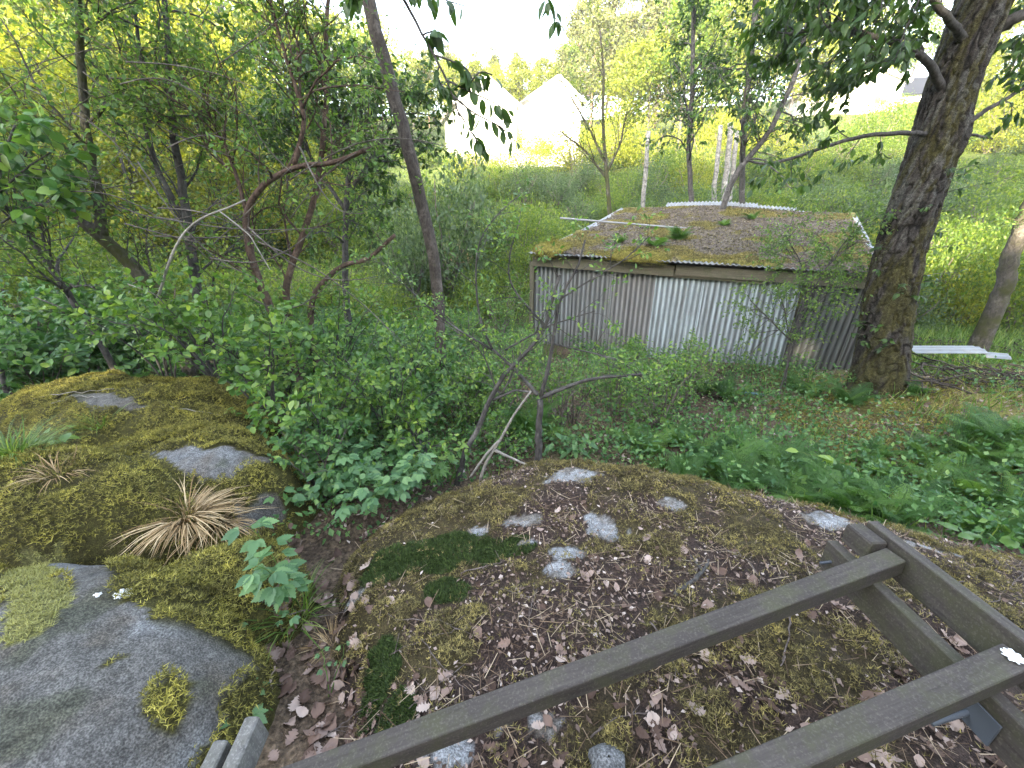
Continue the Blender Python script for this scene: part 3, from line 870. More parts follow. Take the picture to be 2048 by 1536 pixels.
# litter and moss grown over the roof
nw, nh = 160, 135
S, T = np.meshgrid(np.linspace(.0, 1.0, nw), np.linspace(.0, 1.0, nh))
edge = np.minimum(np.minimum(S / .035, (1 - S) / .03), np.minimum(T / .02, (1 - T) / .03)) + (fbm(S * 30, T * 26, 4, 3) - .5) * 2.4
thk = .03 * sstep(.2, 1.0, edge) - .03 * sstep(.6, .1, edge) + .03 * (fbm(S * 18, T * 15, 44, 4) - .5) * sstep(0, 1, edge)
thk = thk * sstep(.1, .7, edge) - .035 * sstep(.6, .12, edge)
P = roofp(S, T, thk + .02)
Pe = P.copy()
mo = fbm(S * 9 + 2, T * 8, 47, 4); mo2 = fbm(S * 40, T * 36, 48, 3)[..., None]
mo = mo + .35 * sstep(1, .2, ((S - .05) / .09) ** 2 + ((T - .03) / .1) ** 2) + .3 * sstep(1, .2, ((S - .34) / .14) ** 2 + ((T - .01) / .06) ** 2) + .1 * sstep(.75, .95, T)
mm = sstep(.5, .62, mo)[..., None]
cr = np.array([.115, .092, .072]) * (.5 + mo2) * (1 - mm) + np.array([.15, .135, .035]) * (.5 + mo2) * mm
vis = edge
F = grid_faces(nw, nh)
keepf = (edge.ravel()[F] > .12).all(1)
ob = mobj('roof_moss', P.reshape(-1, 3), F[keepf], M['litter_base'], shed, smooth=True, cols=cr.reshape(-1, 3))
tag(ob, kind='stuff')
n = 42000
s, t = rng.uniform(.02, .98, n), rng.uniform(.005, .97, n) ** 1.15
ii = (np.clip(t * (nh - 1), 0, nh - 1)).astype(int), (np.clip(s * (nw - 1), 0, nw - 1)).astype(int)
mk, th_, ed = mm[..., 0][ii], thk[ii], edge[ii]
k = (ed > .3) & (rng.uniform(0, 1, n) < .15 + .85 * mk)
p = roofp(s[k], t[k], th_[k] + .02); kk = int(k.sum())
V, F = spread(SPRIG, p, rdir(kk) * np.array([1, 1, .2]), unit(np.array([0, -.2, 1]) + rng.normal(size=(kk, 3)) * .35), rng.uniform(.025, .055, kk))
tag(mobj('roof_moss_tufts', V, F, M['moss_gold'], shed), kind='stuff')
k = (ed > .3) & (mk < .5) & (rng.uniform(0, 1, n) < .5)
p = roofp(s[k], t[k], th_[k] + .025); kk = int(k.sum())
V, F = spread(LEAF2, p, rdir(kk) * np.array([1, 1, .3]), unit(np.array([0, -.2, 1]) + rng.normal(size=(kk, 3)) * .5), rng.uniform(.02, .07, kk), rng.uniform(.3, 1.2, kk))
M['litter_roof'] = flat_mat('grey_brown_litter', [(0, (.045, .038, .028)), (.5, (.105, .09, .068)), (.85, (.18, .16, .125)), (1, (.30, .27, .23))], .85)
tag(mobj('roof_leaf_litter', V, F, M['litter_roof'], shed), kind='stuff')

def cushion(s0, s1, t0, t1, h):
    n1_, n2_ = 16, 48
    th, ph = np.meshgrid(np.linspace(0, np.pi * .62, n1_), np.linspace(0, 2 * np.pi, n2_, endpoint=False), indexing='ij')
    q = .75 + .5 * fbm(np.cos(ph) * 1.6 + s0 * 40, np.sin(ph) * 1.6 + th, 7, 3)
    cs, ct = (s0 + s1) / 2, (t0 + t1) / 2
    Sx, Tx = cs + (s1 - s0) / 2 * np.sin(th) * np.cos(ph) * q, ct + (t1 - t0) / 2 * np.sin(th) * np.sin(ph) * q
    P = roofp(Sx, Tx, h * np.cos(th) * (.7 + .6 * fbm(Sx * 60, Tx * 40, 9, 3)) + .01)
    i = np.arange(n1_ - 1)[:, None] * n2_; j = np.arange(n2_)[None]; k = (j + 1) % n2_
    F = np.stack([i + j, i + j + n2_, i + k + n2_, i + k], -1).reshape(-1, 4)
    V = P.reshape(-1, 3); tt = fbm(V[:, 0] * 20, V[:, 1] * 20, 2, 3)[:, None]
    tag(mobj('moss_cushion', V, F, M['litter_base'], shed, smooth=True, cols=np.array([.17, .15, .035]) * (.5 + tt)), 'thick golden moss cushion sagging over the eave')
    pick = rng.integers(0, len(V), 2600); c_ = V.mean(0)
    V2, F2 = spread(SPRIG, V[pick] + rng.normal(size=(2600, 3)) * .03, rdir(2600), unit(V[pick] - c_ + np.array([0, 0, .1]) + rng.normal(size=(2600, 3)) * .1), rng.uniform(.02, .04, 2600))
    tag(mobj('moss_tufts', V2, F2, M['moss_green'], shed), kind='stuff')
cushion(-.005, .125, -.012, .11, .16)
cushion(.24, .44, -.012, .05, .13)
# loose curved sheets lifted along the back edge of the roof
def loose_sheet(s0, s1, t0, t1, lift, label, color=(.5, .53, .56)):
    nw, nh = int((s1 - s0) * 6 / .0952) * 6, 6
    S, T = np.meshgrid(np.linspace(s0, s1, nw), np.linspace(t0, t1, nh))
    P = roofp(S, T, .05 + lift * sstep(t0, t1, T) + .018 * np.cos(2 * np.pi * S * 6 / .0952))
    F = grid_faces(nw, nh); n0 = nw * nh
    ob = mobj('corrugated_sheet', np.vstack([P.reshape(-1, 3), P.reshape(-1, 3) - np.array([0, 0, .006])]), np.vstack([F, F[:, ::-1] + n0]), M['sheet'], loc=P[0, 0], smooth=True)
    ob.color = (*[v * .45 for v in color], 1)
    tag(ob, label, 'roof sheet')
loose_sheet(.22, .62, .975, 1.02, .06, 'loose white corrugated sheet curling up along the roof edge of the shed')
loose_sheet(.60, .78, .98, 1.02, .02, 'short grey corrugated offcut at the back edge of the shed roof', (.42, .44, .46))
# pole and ridge strip lying across the roof
mpole = flat_mat('galvanised_pole', [(0, (.19, .2, .21)), (1, (.24, .25, .26))], .4)
pa = np.array([1.14 * .9 + .55, 10.6, 1.95])
pa, pb = at(1120, 436, 10.6), at(1420, 461, 10.2)
mb = MB(); mb.tube(np.stack([pa + (pb - pa) * u for u in np.linspace(0, 1, 6)]), .022, 8)
tag(mb.build('metal_pole', mpole, loc=pa, smooth=True), 'thin grey metal pole lying across the mossy shed roof', 'pole')

# dark gutter rod under the pole, pipes on the ground
mblue = flat_mat('blue_pipe_plastic', [(0, (.09, .17, .22)), (1, (.12, .2, .25))], .5)
mwhite = flat_mat('white_pipe_plastic', [(0, (.4, .4, .38)), (1, (.45, .45, .43))], .5)
def pipe(pp, r, mat, label, name='pipe'):
    P = np.array([W(*p) for p in pp]); P[:, 2] += r * .8
    mb = MB(); mb.tube(P, r, 10); tag(mb.build(name, mat, loc=P[0], smooth=True), label, 'pipe')
pipe([(1475, 787), (1500, 789), (1528, 792)], .022, mblue, 'short blue grey plastic pipe on the ground before the shed')
pipe([(1385, 768), (1415, 764)], .03, mwhite, 'short pale pipe end among ferns before the shed')

# ------------------------------------------------------------------ timber frame in the foreground
fr = thing('timber_frame', 'weathered wooden slatted frame lying on the mossy outcrop', 'wooden frame', (1.3, 1.0, 0))
up = np.array([0, 0, 1.])
A1, A0 = np.array([1.505, 1.20, .415]), np.array([-.85, .60, .085])
B1, B0 = np.array([1.505, .80, .43]), np.array([.20, .47, .29])
sl1 = board('slat', A0, A1, .070, .072, M['timber'], fr, .003)
sl2 = board('slat', B0, B1, .070, .072, M['timber'], fr, .003)
pl1 = board('side_plank', [1.535, 1.36, .40], [1.585, .30, .42], .145, .045, M['timber'], fr, .003)
pl2 = board('side_plank', [1.395, 1.36, .295], [1.42, .30, .31], .145, .045, M['timber'], fr, .003)
board('block', [1.468, 1.365, .41], [1.474, 1.245, .415], .09, .075, M['timber'], fr, .006)
board('end_plank', [-.835, .80, .12], [-.82, .2, .05], .12, .045, M['timber_pale'], fr, .005)
board('end_plank', [-.905, .745, .10], [-.89, .2, .05], .12, .045, M['timber_pale'], fr, .005)
msteel = flat_mat('grey_steel', [(0, (.05, .06, .075)), (1, (.07, .08, .095))], .45)
def bolt(a, d, L_, r, name):
    d = unit(d); a = np.array(a)
    mb = MB(); P = [a + d * u for u in np.linspace(0, L_, 40)]
    mb.tube(P, r * (1 + .12 * np.sin(np.linspace(0, L_ / .004 * 2 * math.pi / 2, 40))), 8); mb.build(name, msteel, fr, smooth=True)
board('bracket', [1.375, .80, .29], [1.375, .68, .29], .09, .006, msteel, fr, 0)
bolt([1.40, .75, .29], (-1, -.1, -.35), .14, .008, 'bolt')
bolt([1.40, 1.31, .30], (-1, .05, -.25), .07, .006, 'bolt')
# legs of the frame reaching the rock
board('leg', [1.50, .40, .36], [1.50, .40, -.12], .09, .05, M['timber'], fr, .004, up=(0, 1, 0))
# pale lichen rosette on the second slat
a = np.linspace(0, 2 * np.pi, 40, endpoint=False); rr = .024 * (1 + .12 * np.sin(9 * a) + .08 * rng.normal(size=40))
c0 = B1 + np.array([-.03, -.008, .0362])
V = np.vstack([c0 + [0, 0, .002], c0 + np.stack([.45 * rr * np.cos(a), .45 * rr * np.sin(a), 0 * a + .004], -1), c0 + np.stack([rr * np.cos(a), rr * np.sin(a), 0 * a + .0005], -1)])
k = np.arange(40); k2 = (k + 1) % 40
mobj('lichen_patch', V, [np.stack([1 + k, 41 + k, 41 + k2, 1 + k2], -1), np.stack([0 * k, 1 + k, 1 + k2], -1)], M['lichen'], fr)

# small stones at the foot of the frame
def stone(px, py, r, label):
    p = W(px, py)
    n1_, n2_ = 14, 20
    th, ph = np.meshgrid(np.linspace(.05, np.pi - .05, n1_), np.linspace(0, 2 * np.pi, n2_, endpoint=False), indexing='ij')
    d = np.stack([np.sin(th) * np.cos(ph), np.sin(th) * np.sin(ph), .75 * np.cos(th)], -1)
    rad = r * (.8 + .45 * fbm(d[..., 0] * 1.7 + px, d[..., 1] * 1.7 + d[..., 2], 5, 3))
    V = (p + d * rad[..., None]).reshape(-1, 3)
    i = np.arange(n1_ - 1)[:, None] * n2_; j = np.arange(n2_)[None]; k = (j + 1) % n2_
    F = np.stack([i + j, i + j + n2_, i + k + n2_, i + k], -1).reshape(-1, 4)
    t = fbm(V[:, 0] * 30, V[:, 1] * 30 + V[:, 2] * 20, 2, 3)[:, None]
    tag(mobj('stone', V, F, M['rock'], smooth=True, cols=grey * (.6 + .8 * t), loc=p), label, 'stone')
stone(1215, 1530, .06, 'small rounded pale grey stone between the two slats')

# ------------------------------------------------------------------ trees and shrubs
def px_path(pp, Y, w0, w1, n=24, wob=.5):
    """branch path: (column, row[, distance]) stations, width in picture units at both ends"""
    S = np.array([at(p[0], p[1], p[2] if len(p) > 2 else Y) for p in pp])
    dep = np.array([(p[2] if len(p) > 2 else Y) / ray(p[0], p[1])[1] for p in pp])
    seg = np.concatenate([[0], np.cumsum(np.linalg.norm(np.diff(S, axis=0), axis=1))])
    u = np.linspace(0, seg[-1], n)
    # smooth interpolation
    Q = np.stack([np.interp(u, seg, S[:, a]) for a in range(3)], -1)
    for _ in range(2): Q[1:-1] = .25 * Q[:-2] + .5 * Q[1:-1] + .25 * Q[2:]
    off = np.array([math.sqrt(1 + ((p[0] - 1024) / FPX) ** 2) for p in pp])
    r = np.interp(u, seg, dep / off) * np.linspace(w0, w1, n) / 2 / FPX
    Q[1:-1] += rng.normal(size=(n - 2, 3)) * (r[1:-1, None] * .25 * wob)
    return Q, r

def down_to_ground(P, r, extra=.12):
    b = P[0]; g = float(surf(b[0], b[1])) - extra
    if b[2] > g + .05:
        d = P[0] - P[2]; d = d / max(.2, abs(d[2])); k = b[2] - g
        add = np.stack([b + np.array([d[0] * .5 * k * u, d[1] * .5 * k * u, -k * u]) for u in (1, .66, .33)])
        P = np.vstack([add, P]); r = np.concatenate([[r[0] * 1.35, r[0] * 1.15, r[0] * 1.05], r])
    return P, r

class Plant:
    def __init__(s): s.wood, s.lp, s.ld, s.ln, s.ls = MB(), [], [], [], []
    def leaves(s, P, per, size, droop=.25, spreadv=1.0, lo=.15):
        n = max(1, int(per))
        t = rng.uniform(lo, 1.02, n) * (len(P) - 1)
        i = np.clip(t.astype(int), 0, len(P) - 2); f = (t - i)[:, None]
        pos = P[i] * (1 - f) + P[i + 1] * f
        T = unit(P[i + 1] - P[i])
        d = unit(T * .55 + rdir(n) * spreadv + np.array([0, 0, -droop]))
        s.lp.append(pos + d * .01); s.ld.append(d)
        s.ln.append(unit(rng.normal(size=(n, 3)) * .55 + np.array([0, -.15, 1.0]))); s.ls.append(size * rng.uniform(.6, 1.25, n))
    def branch(s, P, r, spec, lev=0, sides=None):
        s.wood.tube(P, r, sides or (10 if lev == 0 else 5 if lev == 1 else 3), cap=lev < 2)
        sp_ = spec[lev] if lev < len(spec) else None
        if not sp_: return
        if sp_.get('leaf'): s.leaves(P, sp_['leaf'], sp_['size'], sp_.get('droop', .25), sp_.get('sv', 1.0))
        n = sp_.get('n', 0)
        if not n: return
        n = max(1, int(round(n * rng.uniform(.8, 1.2))))
        for k in range(n):
            t = sp_.get('lo', .3) + (1 - sp_.get('lo', .3)) * (k + rng.uniform(0, 1)) / n
            q = t * (len(P) - 1); i = min(int(q), len(P) - 2); f = q - i
            b = P[i] * (1 - f) + P[i + 1] * f; rb = float(r[i] * (1 - f) + r[i + 1] * f)
            T = unit(P[i + 1] - P[i])
            side = rdir(1)[0]; side = unit(side - T * side.dot(T))
            a = sp_.get('ang', .9) * rng.uniform(.7, 1.25)
            d = unit(T * math.cos(a) + side * math.sin(a) + np.array([0, 0, sp_.get('up', .1)]) + np.array(sp_.get('bias', (0, 0, 0))))
            Lb = sp_['len'] * rng.uniform(.55, 1.25) * (1 - .45 * t * sp_.get('taper', 1))
            m = 8 if lev == 0 else 6
            pts = [b]
            for j in range(m - 1):
                d = unit(d + rng.normal(size=3) * sp_.get('jit', .18) + np.array([0, 0, sp_.get('curl', .02)]))
                pts.append(pts[-1] + d * Lb / (m - 1))
            r0 = min(rb * .6, Lb * sp_.get('thick', .014))
            s.branch(np.array(pts), np.linspace(r0, r0 * .35, m), spec, lev + 1)
    def finish(s, name, label, cat, wood, leafm, tpl, group=None, base=None, nleaf=0, wname='trunk', crown='crown', leaf1='leaf_one'):
        V = np.concatenate(s.wood.v)
        base = V[np.argmin(V[:, 2])] if base is None else base
        root = thing(name, label, cat, base, group)
        s.wood.build(wname, M[wood], root, smooth=True)
        if s.lp:
            P, D, N, S = np.concatenate(s.lp), np.concatenate(s.ld), np.concatenate(s.ln), np.concatenate(s.ls)
            pick = np.zeros(len(P), bool)
            if nleaf:
                dist = np.linalg.norm(P - np.array([0, 0, CAMZ]), axis=1) / S
                pick[np.argsort(dist)[:nleaf]] = True
                me = np_mesh('leaf', tpl[0], tpl[1], M[leaf1], True)
                for i in np.where(pick)[0]:
                    o = link(bpy.data.objects.new('leaf', me)); o.parent = root
                    o.matrix_local = Matrix.Translation(-root.location) @ xform(P[i], D[i], N[i], S[i])
            kq = ~pick
            if kq.any():
                V, F = spread(tpl, P[kq], D[kq], N[kq], S[kq])
                tag(mobj(crown, V, F, M[leafm], root, smooth=False), kind='stuff')
        return root

LEFT = [dict(n=18, len=1.2, ang=.95, up=.22, lo=.25, jit=.2), dict(n=8, len=.6, ang=.8, up=.05, lo=.2, jit=.22, leaf=6, size=.055), dict(leaf=13, size=.058, sv=1.1)]
LEFT1 = [LEFT[0] | dict(n=6, len=.8), LEFT[1] | dict(n=5), LEFT[2]]

def tree(name, label, paths, wood, leafm, tpl, spec, subspec=None, nleaf=0, cat='tree', group=None, ground=True):
    pl = Plant()
    for k, (pp, Y, w0, w1) in enumerate(paths):
        P, r = px_path(pp, Y, w0, w1)
        if k == 0 and ground: P, r = down_to_ground(P, r)
        pl.branch(P, r, spec if k == 0 else (subspec or spec))
    return pl.finish(name, label, cat, wood, leafm, tpl, group, nleaf=nleaf)

tree('leaning_tree', 'thick trunk leaning left over the undergrowth with an upright second stem', [
    ([(352, 660), (320, 590), (260, 530), (195, 465), (100, 380), (0, 290), (-130, 190)], 4.6, 38, 22),
    ([(207, 480), (196, 400), (178, 300), (166, 200), (160, 80), (150, -80)], 4.6, 27, 16)], 'bark_moss', 'leaf_left', LEAF2, LEFT, LEFT, 40)
tree('slender_tree', 'slender dark upright tree with a forked stem behind the shrubs', [
    ([(418, 690), (395, 590), (378, 470), (372, 400), (350, 300), (340, 180), (335, 80), (325, -60)], 5.0, 26, 12),
    ([(376, 450), (330, 370), (292, 280), (287, 160), (270, 20), (262, -60)], 5.0, 13, 7)], 'bark_grey', 'leaf_left', LEAF2, LEFT, LEFT, 40)
tree('crooked_tree', 'reddish brown crooked tree with a bent limb reaching right', [
    ([(570, 680), (520, 570), (495, 490), (488, 430), (515, 375), (585, 332), (665, 328), (730, 300)], 4.8, 20, 9),
    ([(588, 330), (612, 240), (580, 140), (555, 60), (530, -50)], 4.8, 11, 6),
    ([(492, 420), (470, 340), (420, 230), (365, 150)], 4.8, 10, 5)], 'bark_red', 'leaf_left', LEAF2, LEFT, LEFT, 40)
tree('thin_tree', 'thin brown tree rising straight from the dense shrubs', [
    ([(580, 670), (570, 560), (608, 470), (640, 350), (655, 200), (650, 60), (660, -50)], 5.2, 17, 8)], 'bark_red', 'leaf_left', LEAF2, LEFT, None, 30)
tree('bent_tree', 'small reddish tree with a low double bend beside the thin trunk', [
    ([(625, 690), (618, 640), (628, 585), (680, 530), (735, 520), (790, 470)], 5.3, 15, 7)], 'bark_red', 'leaf_left', LEAF2, LEFT1, None, 20)
tree('grey_tree', 'pale grey trunk leaning left out of the dark nettles', [
    ([(185, 655), (150, 610), (110, 545), (60, 480), (0, 395), (-60, 300)], 4.4, 17, 13)], 'bark_grey', 'leaf_left', LEAF2, LEFT, None, 30)
M['bark_brown'] = bark_mat('brown_bark', (.03, .025, .022), (.10, .085, .075), 30, None, .5)
tree('tilted_tree', 'straight dark tree leaning left alone before the bright clearing', [
    ([(880, 790), (882, 700), (876, 600), (866, 500), (846, 430), (824, 320), (800, 230), (772, 130), (735, 0), (712, -90)], 5.95, 20, 30)], 'bark_brown', 'leaf_left', LEAF2,
    [dict(n=6, len=.7, ang=1.1, up=.3, lo=.45, jit=.25), dict(n=3, len=.35, ang=.8, leaf=3, size=.06), dict(leaf=5, size=.06)], None, 20)
# tree standing darker and round behind the leaning trunk
CH = [dict(n=24, len=1.2, ang=1.0, up=.1, lo=.25, jit=.2), dict(n=9, len=.6, ang=.8, up=0, lo=.2, leaf=5, size=.09), dict(leaf=13, size=.095, droop=.7)]
tree('round_crowned_tree', 'dark leaved small tree with a rounded crown against the white sky', [
    ([(690, 560), (690, 440), (700, 330), (680, 230), (650, 120)], 7.2, 14, 8),
    ([(690, 400), (740, 320), (790, 240), (800, 190)], 7.2, 9, 5), ([(690, 420), (630, 330), (590, 250), (575, 150)], 7.2, 9, 5)], 'bark_grey', 'leaf_cherry', LEAF2, CH,
    [d | dict(n=int(d.get('n', 0) * .9)) if d.get('n') else d for d in CH], 30)

# big tree on the right: furrowed trunk as a displaced surface
def big_trunk():
    st = [(1752, 800, 5.42, 138), (1757, 768, 5.42, 126), (1766, 700, 5.42, 116), (1778, 600, 5.42, 112), (1800, 500, 5.42, 112), (1833, 400, 5.42, 113), (1868, 290, 5.42, 114), (1900, 180, 5.42, 118), (1936, 80, 5.42, 128), (1966, 0, 5.42, 134), (2010, -120, 5.42, 140), (2060, -280, 5.42, 150)]
    S = np.array([at(a, b, c) for a, b, c, d in st]); S[0, 2] = -1.0
    rr = np.array([d * c / ray(a, b)[1] / 2 / FPX / math.sqrt(1 + ((a - 1024) / FPX) ** 2) for a, b, c, d in st]); rr[0] *= 1.25
    n, sd = 420, 150
    seg = np.concatenate([[0], np.cumsum(np.linalg.norm(np.diff(S, axis=0), axis=1))])
    u = np.linspace(0, seg[-1], n)
    Q = np.stack([np.interp(u, seg, S[:, a]) for a in range(3)], -1)
    for _ in range(30): Q[1:-1] = .25 * Q[:-2] + .5 * Q[1:-1] + .25 * Q[2:]
    r = np.interp(u, seg, rr)
    for _ in range(30): r[1:-1] = .25 * r[:-2] + .5 * r[1:-1] + .25 * r[2:]
    th = np.linspace(0, 2 * np.pi, sd, endpoint=False)
    TH, U = np.meshgrid(th, u)
    cx, cyy = np.cos(TH), np.sin(TH)
    wv = (fbm(cx * 2.2 + U * .6, cyy * 2.2 + U * .35, 3, 3) - .5)
    # plated bark: ridges that run up the trunk, broken across
    a = fbm(TH / (2 * np.pi) * 34 + wv * 1.2, U * 7.5 + wv * 1.0, 12, 2); ridge = sstep(.02, .3, np.abs(a * 2 - 1))
    b = fbm(cx * 12 + 4, cyy * 12 + U * 16, 14, 3)
    flare = .10 * np.exp(-U / .35) * np.cos(TH * 5 + 1)
    rad = r[:, None] * (1 + .10 * wv + flare) + .024 * (ridge - .7) + .024 * (b - .5)
    # burls
    for (tu, tt, hh) in ((1.2, 4.0, .05), (2.9, 4.4, .05), (3.6, 5.2, .06), (2.3, 3.9, .04)):
        dth = np.abs((TH - tt + np.pi) % (2 * np.pi) - np.pi)
        rad = rad + hh * np.exp(-(dth / .4) ** 2 - ((U - tu) / .22) ** 2)
    P = Q[:, None] + rad[..., None] * np.stack([cx, cyy, 0 * cx], -1)
    i = np.arange(n - 1)[:, None] * sd; j = np.arange(sd)[None]; k = (j + 1) % sd
    F = np.stack([i + j, i + k, i + k + sd, i + j + sd], -1).reshape(-1, 4)
    gn_ = fbm(cx * 3 + 3, cyy * 3 + U * 4.5, 33, 4); hz = P[..., 2]
    gn2 = fbm(cx * 8, cyy * 8 + U * 7, 35, 3)
    col = np.array([.016, .014, .012]) + ridge[..., None] * (.3 + b[..., None]) * np.array([.04, .036, .032])
    mossm = (sstep(.46, .62, gn_ + .12 * sstep(1.6, -.6, hz)) * .8)[..., None]
    col = col * (1 - mossm) + np.array([.06, .056, .018]) * (.4 + gn2[..., None]) * mossm
    lich = sstep(.56, .68, fbm(cx * 7 + 8, cyy * 7 + U * 9, 55, 4) + .05 * sstep(1.2, 3, hz))[..., None] * sstep(.8, 2.0, hz)[..., None]
    col = col * (1 - lich * .5) + np.array([.12, .12, .11]) * lich * .5
    return P.reshape(-1, 3), F, np.clip(col, .008, 1).reshape(-1, 3), Q, r
TV, TF, TC, TQ, TR = big_trunk()
M['trunk'] = col_mat('old_bark', 35, .5, .9, .015, .92, 150)
big = thing('old_tree', 'massive furrowed tree trunk growing at the corner of the corrugated shed', 'tree', (TQ[0][0], TQ[0][1], -.75))
mobj('trunk', TV, TF, M['trunk'], big, smooth=True, cols=TC)
bl = Plant()
CHB = [dict(n=13, len=1.1, ang=.9, up=.05, lo=.35, jit=.22), dict(n=7, len=.55, ang=.8, up=-.05, lo=.2, leaf=4, size=.09, droop=.8), dict(leaf=10, size=.10, droop=.9)]
CHB_thin = [CHB[0] | dict(n=6, len=.5), CHB[1] | dict(n=3, len=.35), CHB[2] | dict(leaf=5)]
for pp, Y, w0, w1, spc in (
    ([(1900, 215, 5.45), (1862, 130), (1840, 105), (1780, 80), (1700, 62), (1640, 55), (1570, 70)], 5.2, 26, 8, CHB),
    ([(1850, 120), (1838, 80), (1800, 75), (1760, 78)], 5.2, 10, 5, CHB_thin),
    ([(1875, 268, 5.45), (1790, 266), (1730, 270), (1660, 290), (1590, 315), (1530, 332), (1495, 320)], 5.1, 15, 5, CHB_thin),
    ([(1880, 275, 5.45), (1930, 250), (1980, 215), (2050, 175), (2120, 140)], 5.3, 16, 8, CHB_thin),
    ([(1920, 268), (1950, 270), (1985, 278)], 5.3, 10, 5, [None]),
    ([(1975, 70, 5.45), (2060, 20), (2140, -40)], 5.3, 40, 22, CHB),
    ([(1950, 110, 5.45), (1860, -10), (1780, -70), (1690, -60)], 5.0, 26, 10, CHB),
    ([(1990, 0, 5.45), (1850, -110), (1700, -160), (1550, -120)], 4.6, 26, 10, CHB)):
    P, r = px_path(pp, Y, w0, w1); bl.branch(P, r, spc)
    bl.wood.build('limb', M['bark_grey'], big, smooth=True); bl.wood = MB()
# small leafy shoots growing from the trunk
for k in range(26):
    zt = rng.uniform(0, 2.6); i = int(np.argmin(np.abs(TQ[:, 2] - zt))); a = rng.uniform(math.pi * .95, math.pi * 2.0)
    d0 = np.array([math.cos(a), math.sin(a), .4]); b = TQ[i] + d0 * np.array([1, 1, 0]) * TR[i]
    P = b + unit(d0) * np.linspace(0, rng.uniform(.12, .35), 5)[:, None] + np.array([0, 0, -.05]) * (np.linspace(0, 1, 5)[:, None]) ** 2
    bl.branch(P, np.linspace(.005, .002, 5), [dict(leaf=7, size=.075, droop=.6)])
tag(bl.wood.build('shoots', M['bark_grey'], big, smooth=True), kind='stuff')
P_, D_, N_, S_ = np.concatenate(bl.lp), np.concatenate(bl.ld), np.concatenate(bl.ln), np.concatenate(bl.ls)
order = np.argsort(np.linalg.norm(P_ - np.array([0, 0, CAMZ]), axis=1)); pick = np.zeros(len(P_), bool); pick[order[:160]] = True
me = np_mesh('leaf', DROOP[0], DROOP[1], M['leaf_cherry'], True)
for i in np.where(pick)[0]:
    o = link(bpy.data.objects.new('leaf', me)); o.parent = big
    o.matrix_local = Matrix.Translation(-big.location) @ xform(P_[i], D_[i], N_[i], S_[i])
V, F = spread(DROOP, P_[~pick], D_[~pick], N_[~pick], S_[~pick])
tag(mobj('crown', V, F, M['leaf_cherry'], big), kind='stuff')

# trees standing behind the shed
SH = [dict(n=22, len=2.0, ang=1.1, up=.0, lo=.32, jit=.2), dict(n=8, len=.9, ang=.8, up=-.1, lo=.2, leaf=5, size=.12, droop=.7), dict(leaf=11, size=.125, droop=.9)]
tree('cherry_tree', 'upright dark tree standing straight behind the shed roof', [([(1484, 440), (1484, 330), (1488, 240), (1500, 130), (1512, 20), (1520, -80)], 12.2, 12, 14)], 'bark_grey', 'leaf_cherry', LEAF2, SH, None, 30)
tree('cherry_tree', 'tree stem slanting right and crossing the upright one behind the shed', [([(1440, 430), (1468, 350), (1540, 265), (1592, 150), (1612, 60), (1632, -60)], 11.8, 13, 11)], 'bark_grey', 'leaf_cherry', LEAF2, SH, None, 30)
tree('cherry_tree', 'thin wavy tree stem left of the crossing pair behind the shed', [([(1384, 430), (1382, 380), (1376, 300), (1384, 200), (1386, 100), (1388, -60)], 13.0, 11, 8)], 'bark_grey', 'leaf_cherry', LEAF2, SH, None, 30)
SM = [dict(n=12, len=1.3, ang=.6, up=.25, lo=.25, jit=.15), dict(n=4, len=.6, ang=.7, leaf=3, size=.08), dict(leaf=6, size=.085)]
tree('sparse_tree', 'sparse young tree with thin spreading limbs left of the shed roof', [([(1220, 430), (1212, 330), (1205, 240), (1208, 150), (1200, 60)], 15, 9, 4), ([(1212, 330), (1180, 260), (1140, 190)], 15, 5, 3), ([(1216, 360), (1170, 300), (1120, 262)], 15, 5, 3), ([(1214, 345), (1240, 290), (1252, 230)], 15, 5, 3)], 'bark_moss', 'leaf_bush', LEAF2, SM, SM, 0)
tree('mossy_tree', 'dark mossy trunk leaning beside the sunlit yellow shrubs', [([(1998, 600), (2020, 520), (2050, 440), (2100, 300)], 7.5, 46, 40)], 'bark_moss', 'leaf_left', LEAF2, LEFT1, None, 0)

# hanging branch of an overhead tree at the top
hb = Plant()
P, r = px_path([(700, -260, 3.6), (760, -80, 3.8), (815, 10, 4.0), (850, 80, 4.0), (890, 150, 4.0), (920, 230, 4.0), (926, 285, 4.0)], 4, 9, 2)
HS = [dict(n=0, leaf=6, size=.13, droop=.8), ]
hb.branch(P, r, [dict(n=0)])
for pp in ([(868, 110), (900, 120), (935, 135), (950, 170)], [(893, 160), (930, 180), (980, 200), (1020, 225)], [(905, 190), (950, 230), (1000, 250), (1030, 280)], [(912, 215), (940, 260), (965, 300)], [(880, 130), (870, 150), (890, 180)],
           [(845, 70), (870, 60), (880, 70)], [(760, -80, 3.8), (830, -20), (890, 0), (930, 12)], [(930, 180), (960, 140), (985, 150)], [(740, -120, 3.8), (720, -30), (690, 5)]):
    P, r = px_path(pp, 4.0, 4, 2, 10); hb.branch(P, r, [dict(leaf=13, size=.13, droop=.9, sv=.9)])
for pp in ([(1090, -160), (1110, 0), (1118, 60)], [(1075, -150), (1090, -20), (1095, 10)]):
    P, r = px_path(pp, 4.0, 3, 1.5, 10); hb.branch(P, r, [dict(n=0)]); hb.leaves(P[-3:], 5, .11, .9)
hb.finish('overhanging_branch', 'leafy branch hanging down against the white sky', 'branch', 'bark_grey', 'leaf_cherry', DROOP, base=at(700, -260, 3.6), nleaf=90, wname='stem', crown='foliage', leaf1='leaf_cherry')

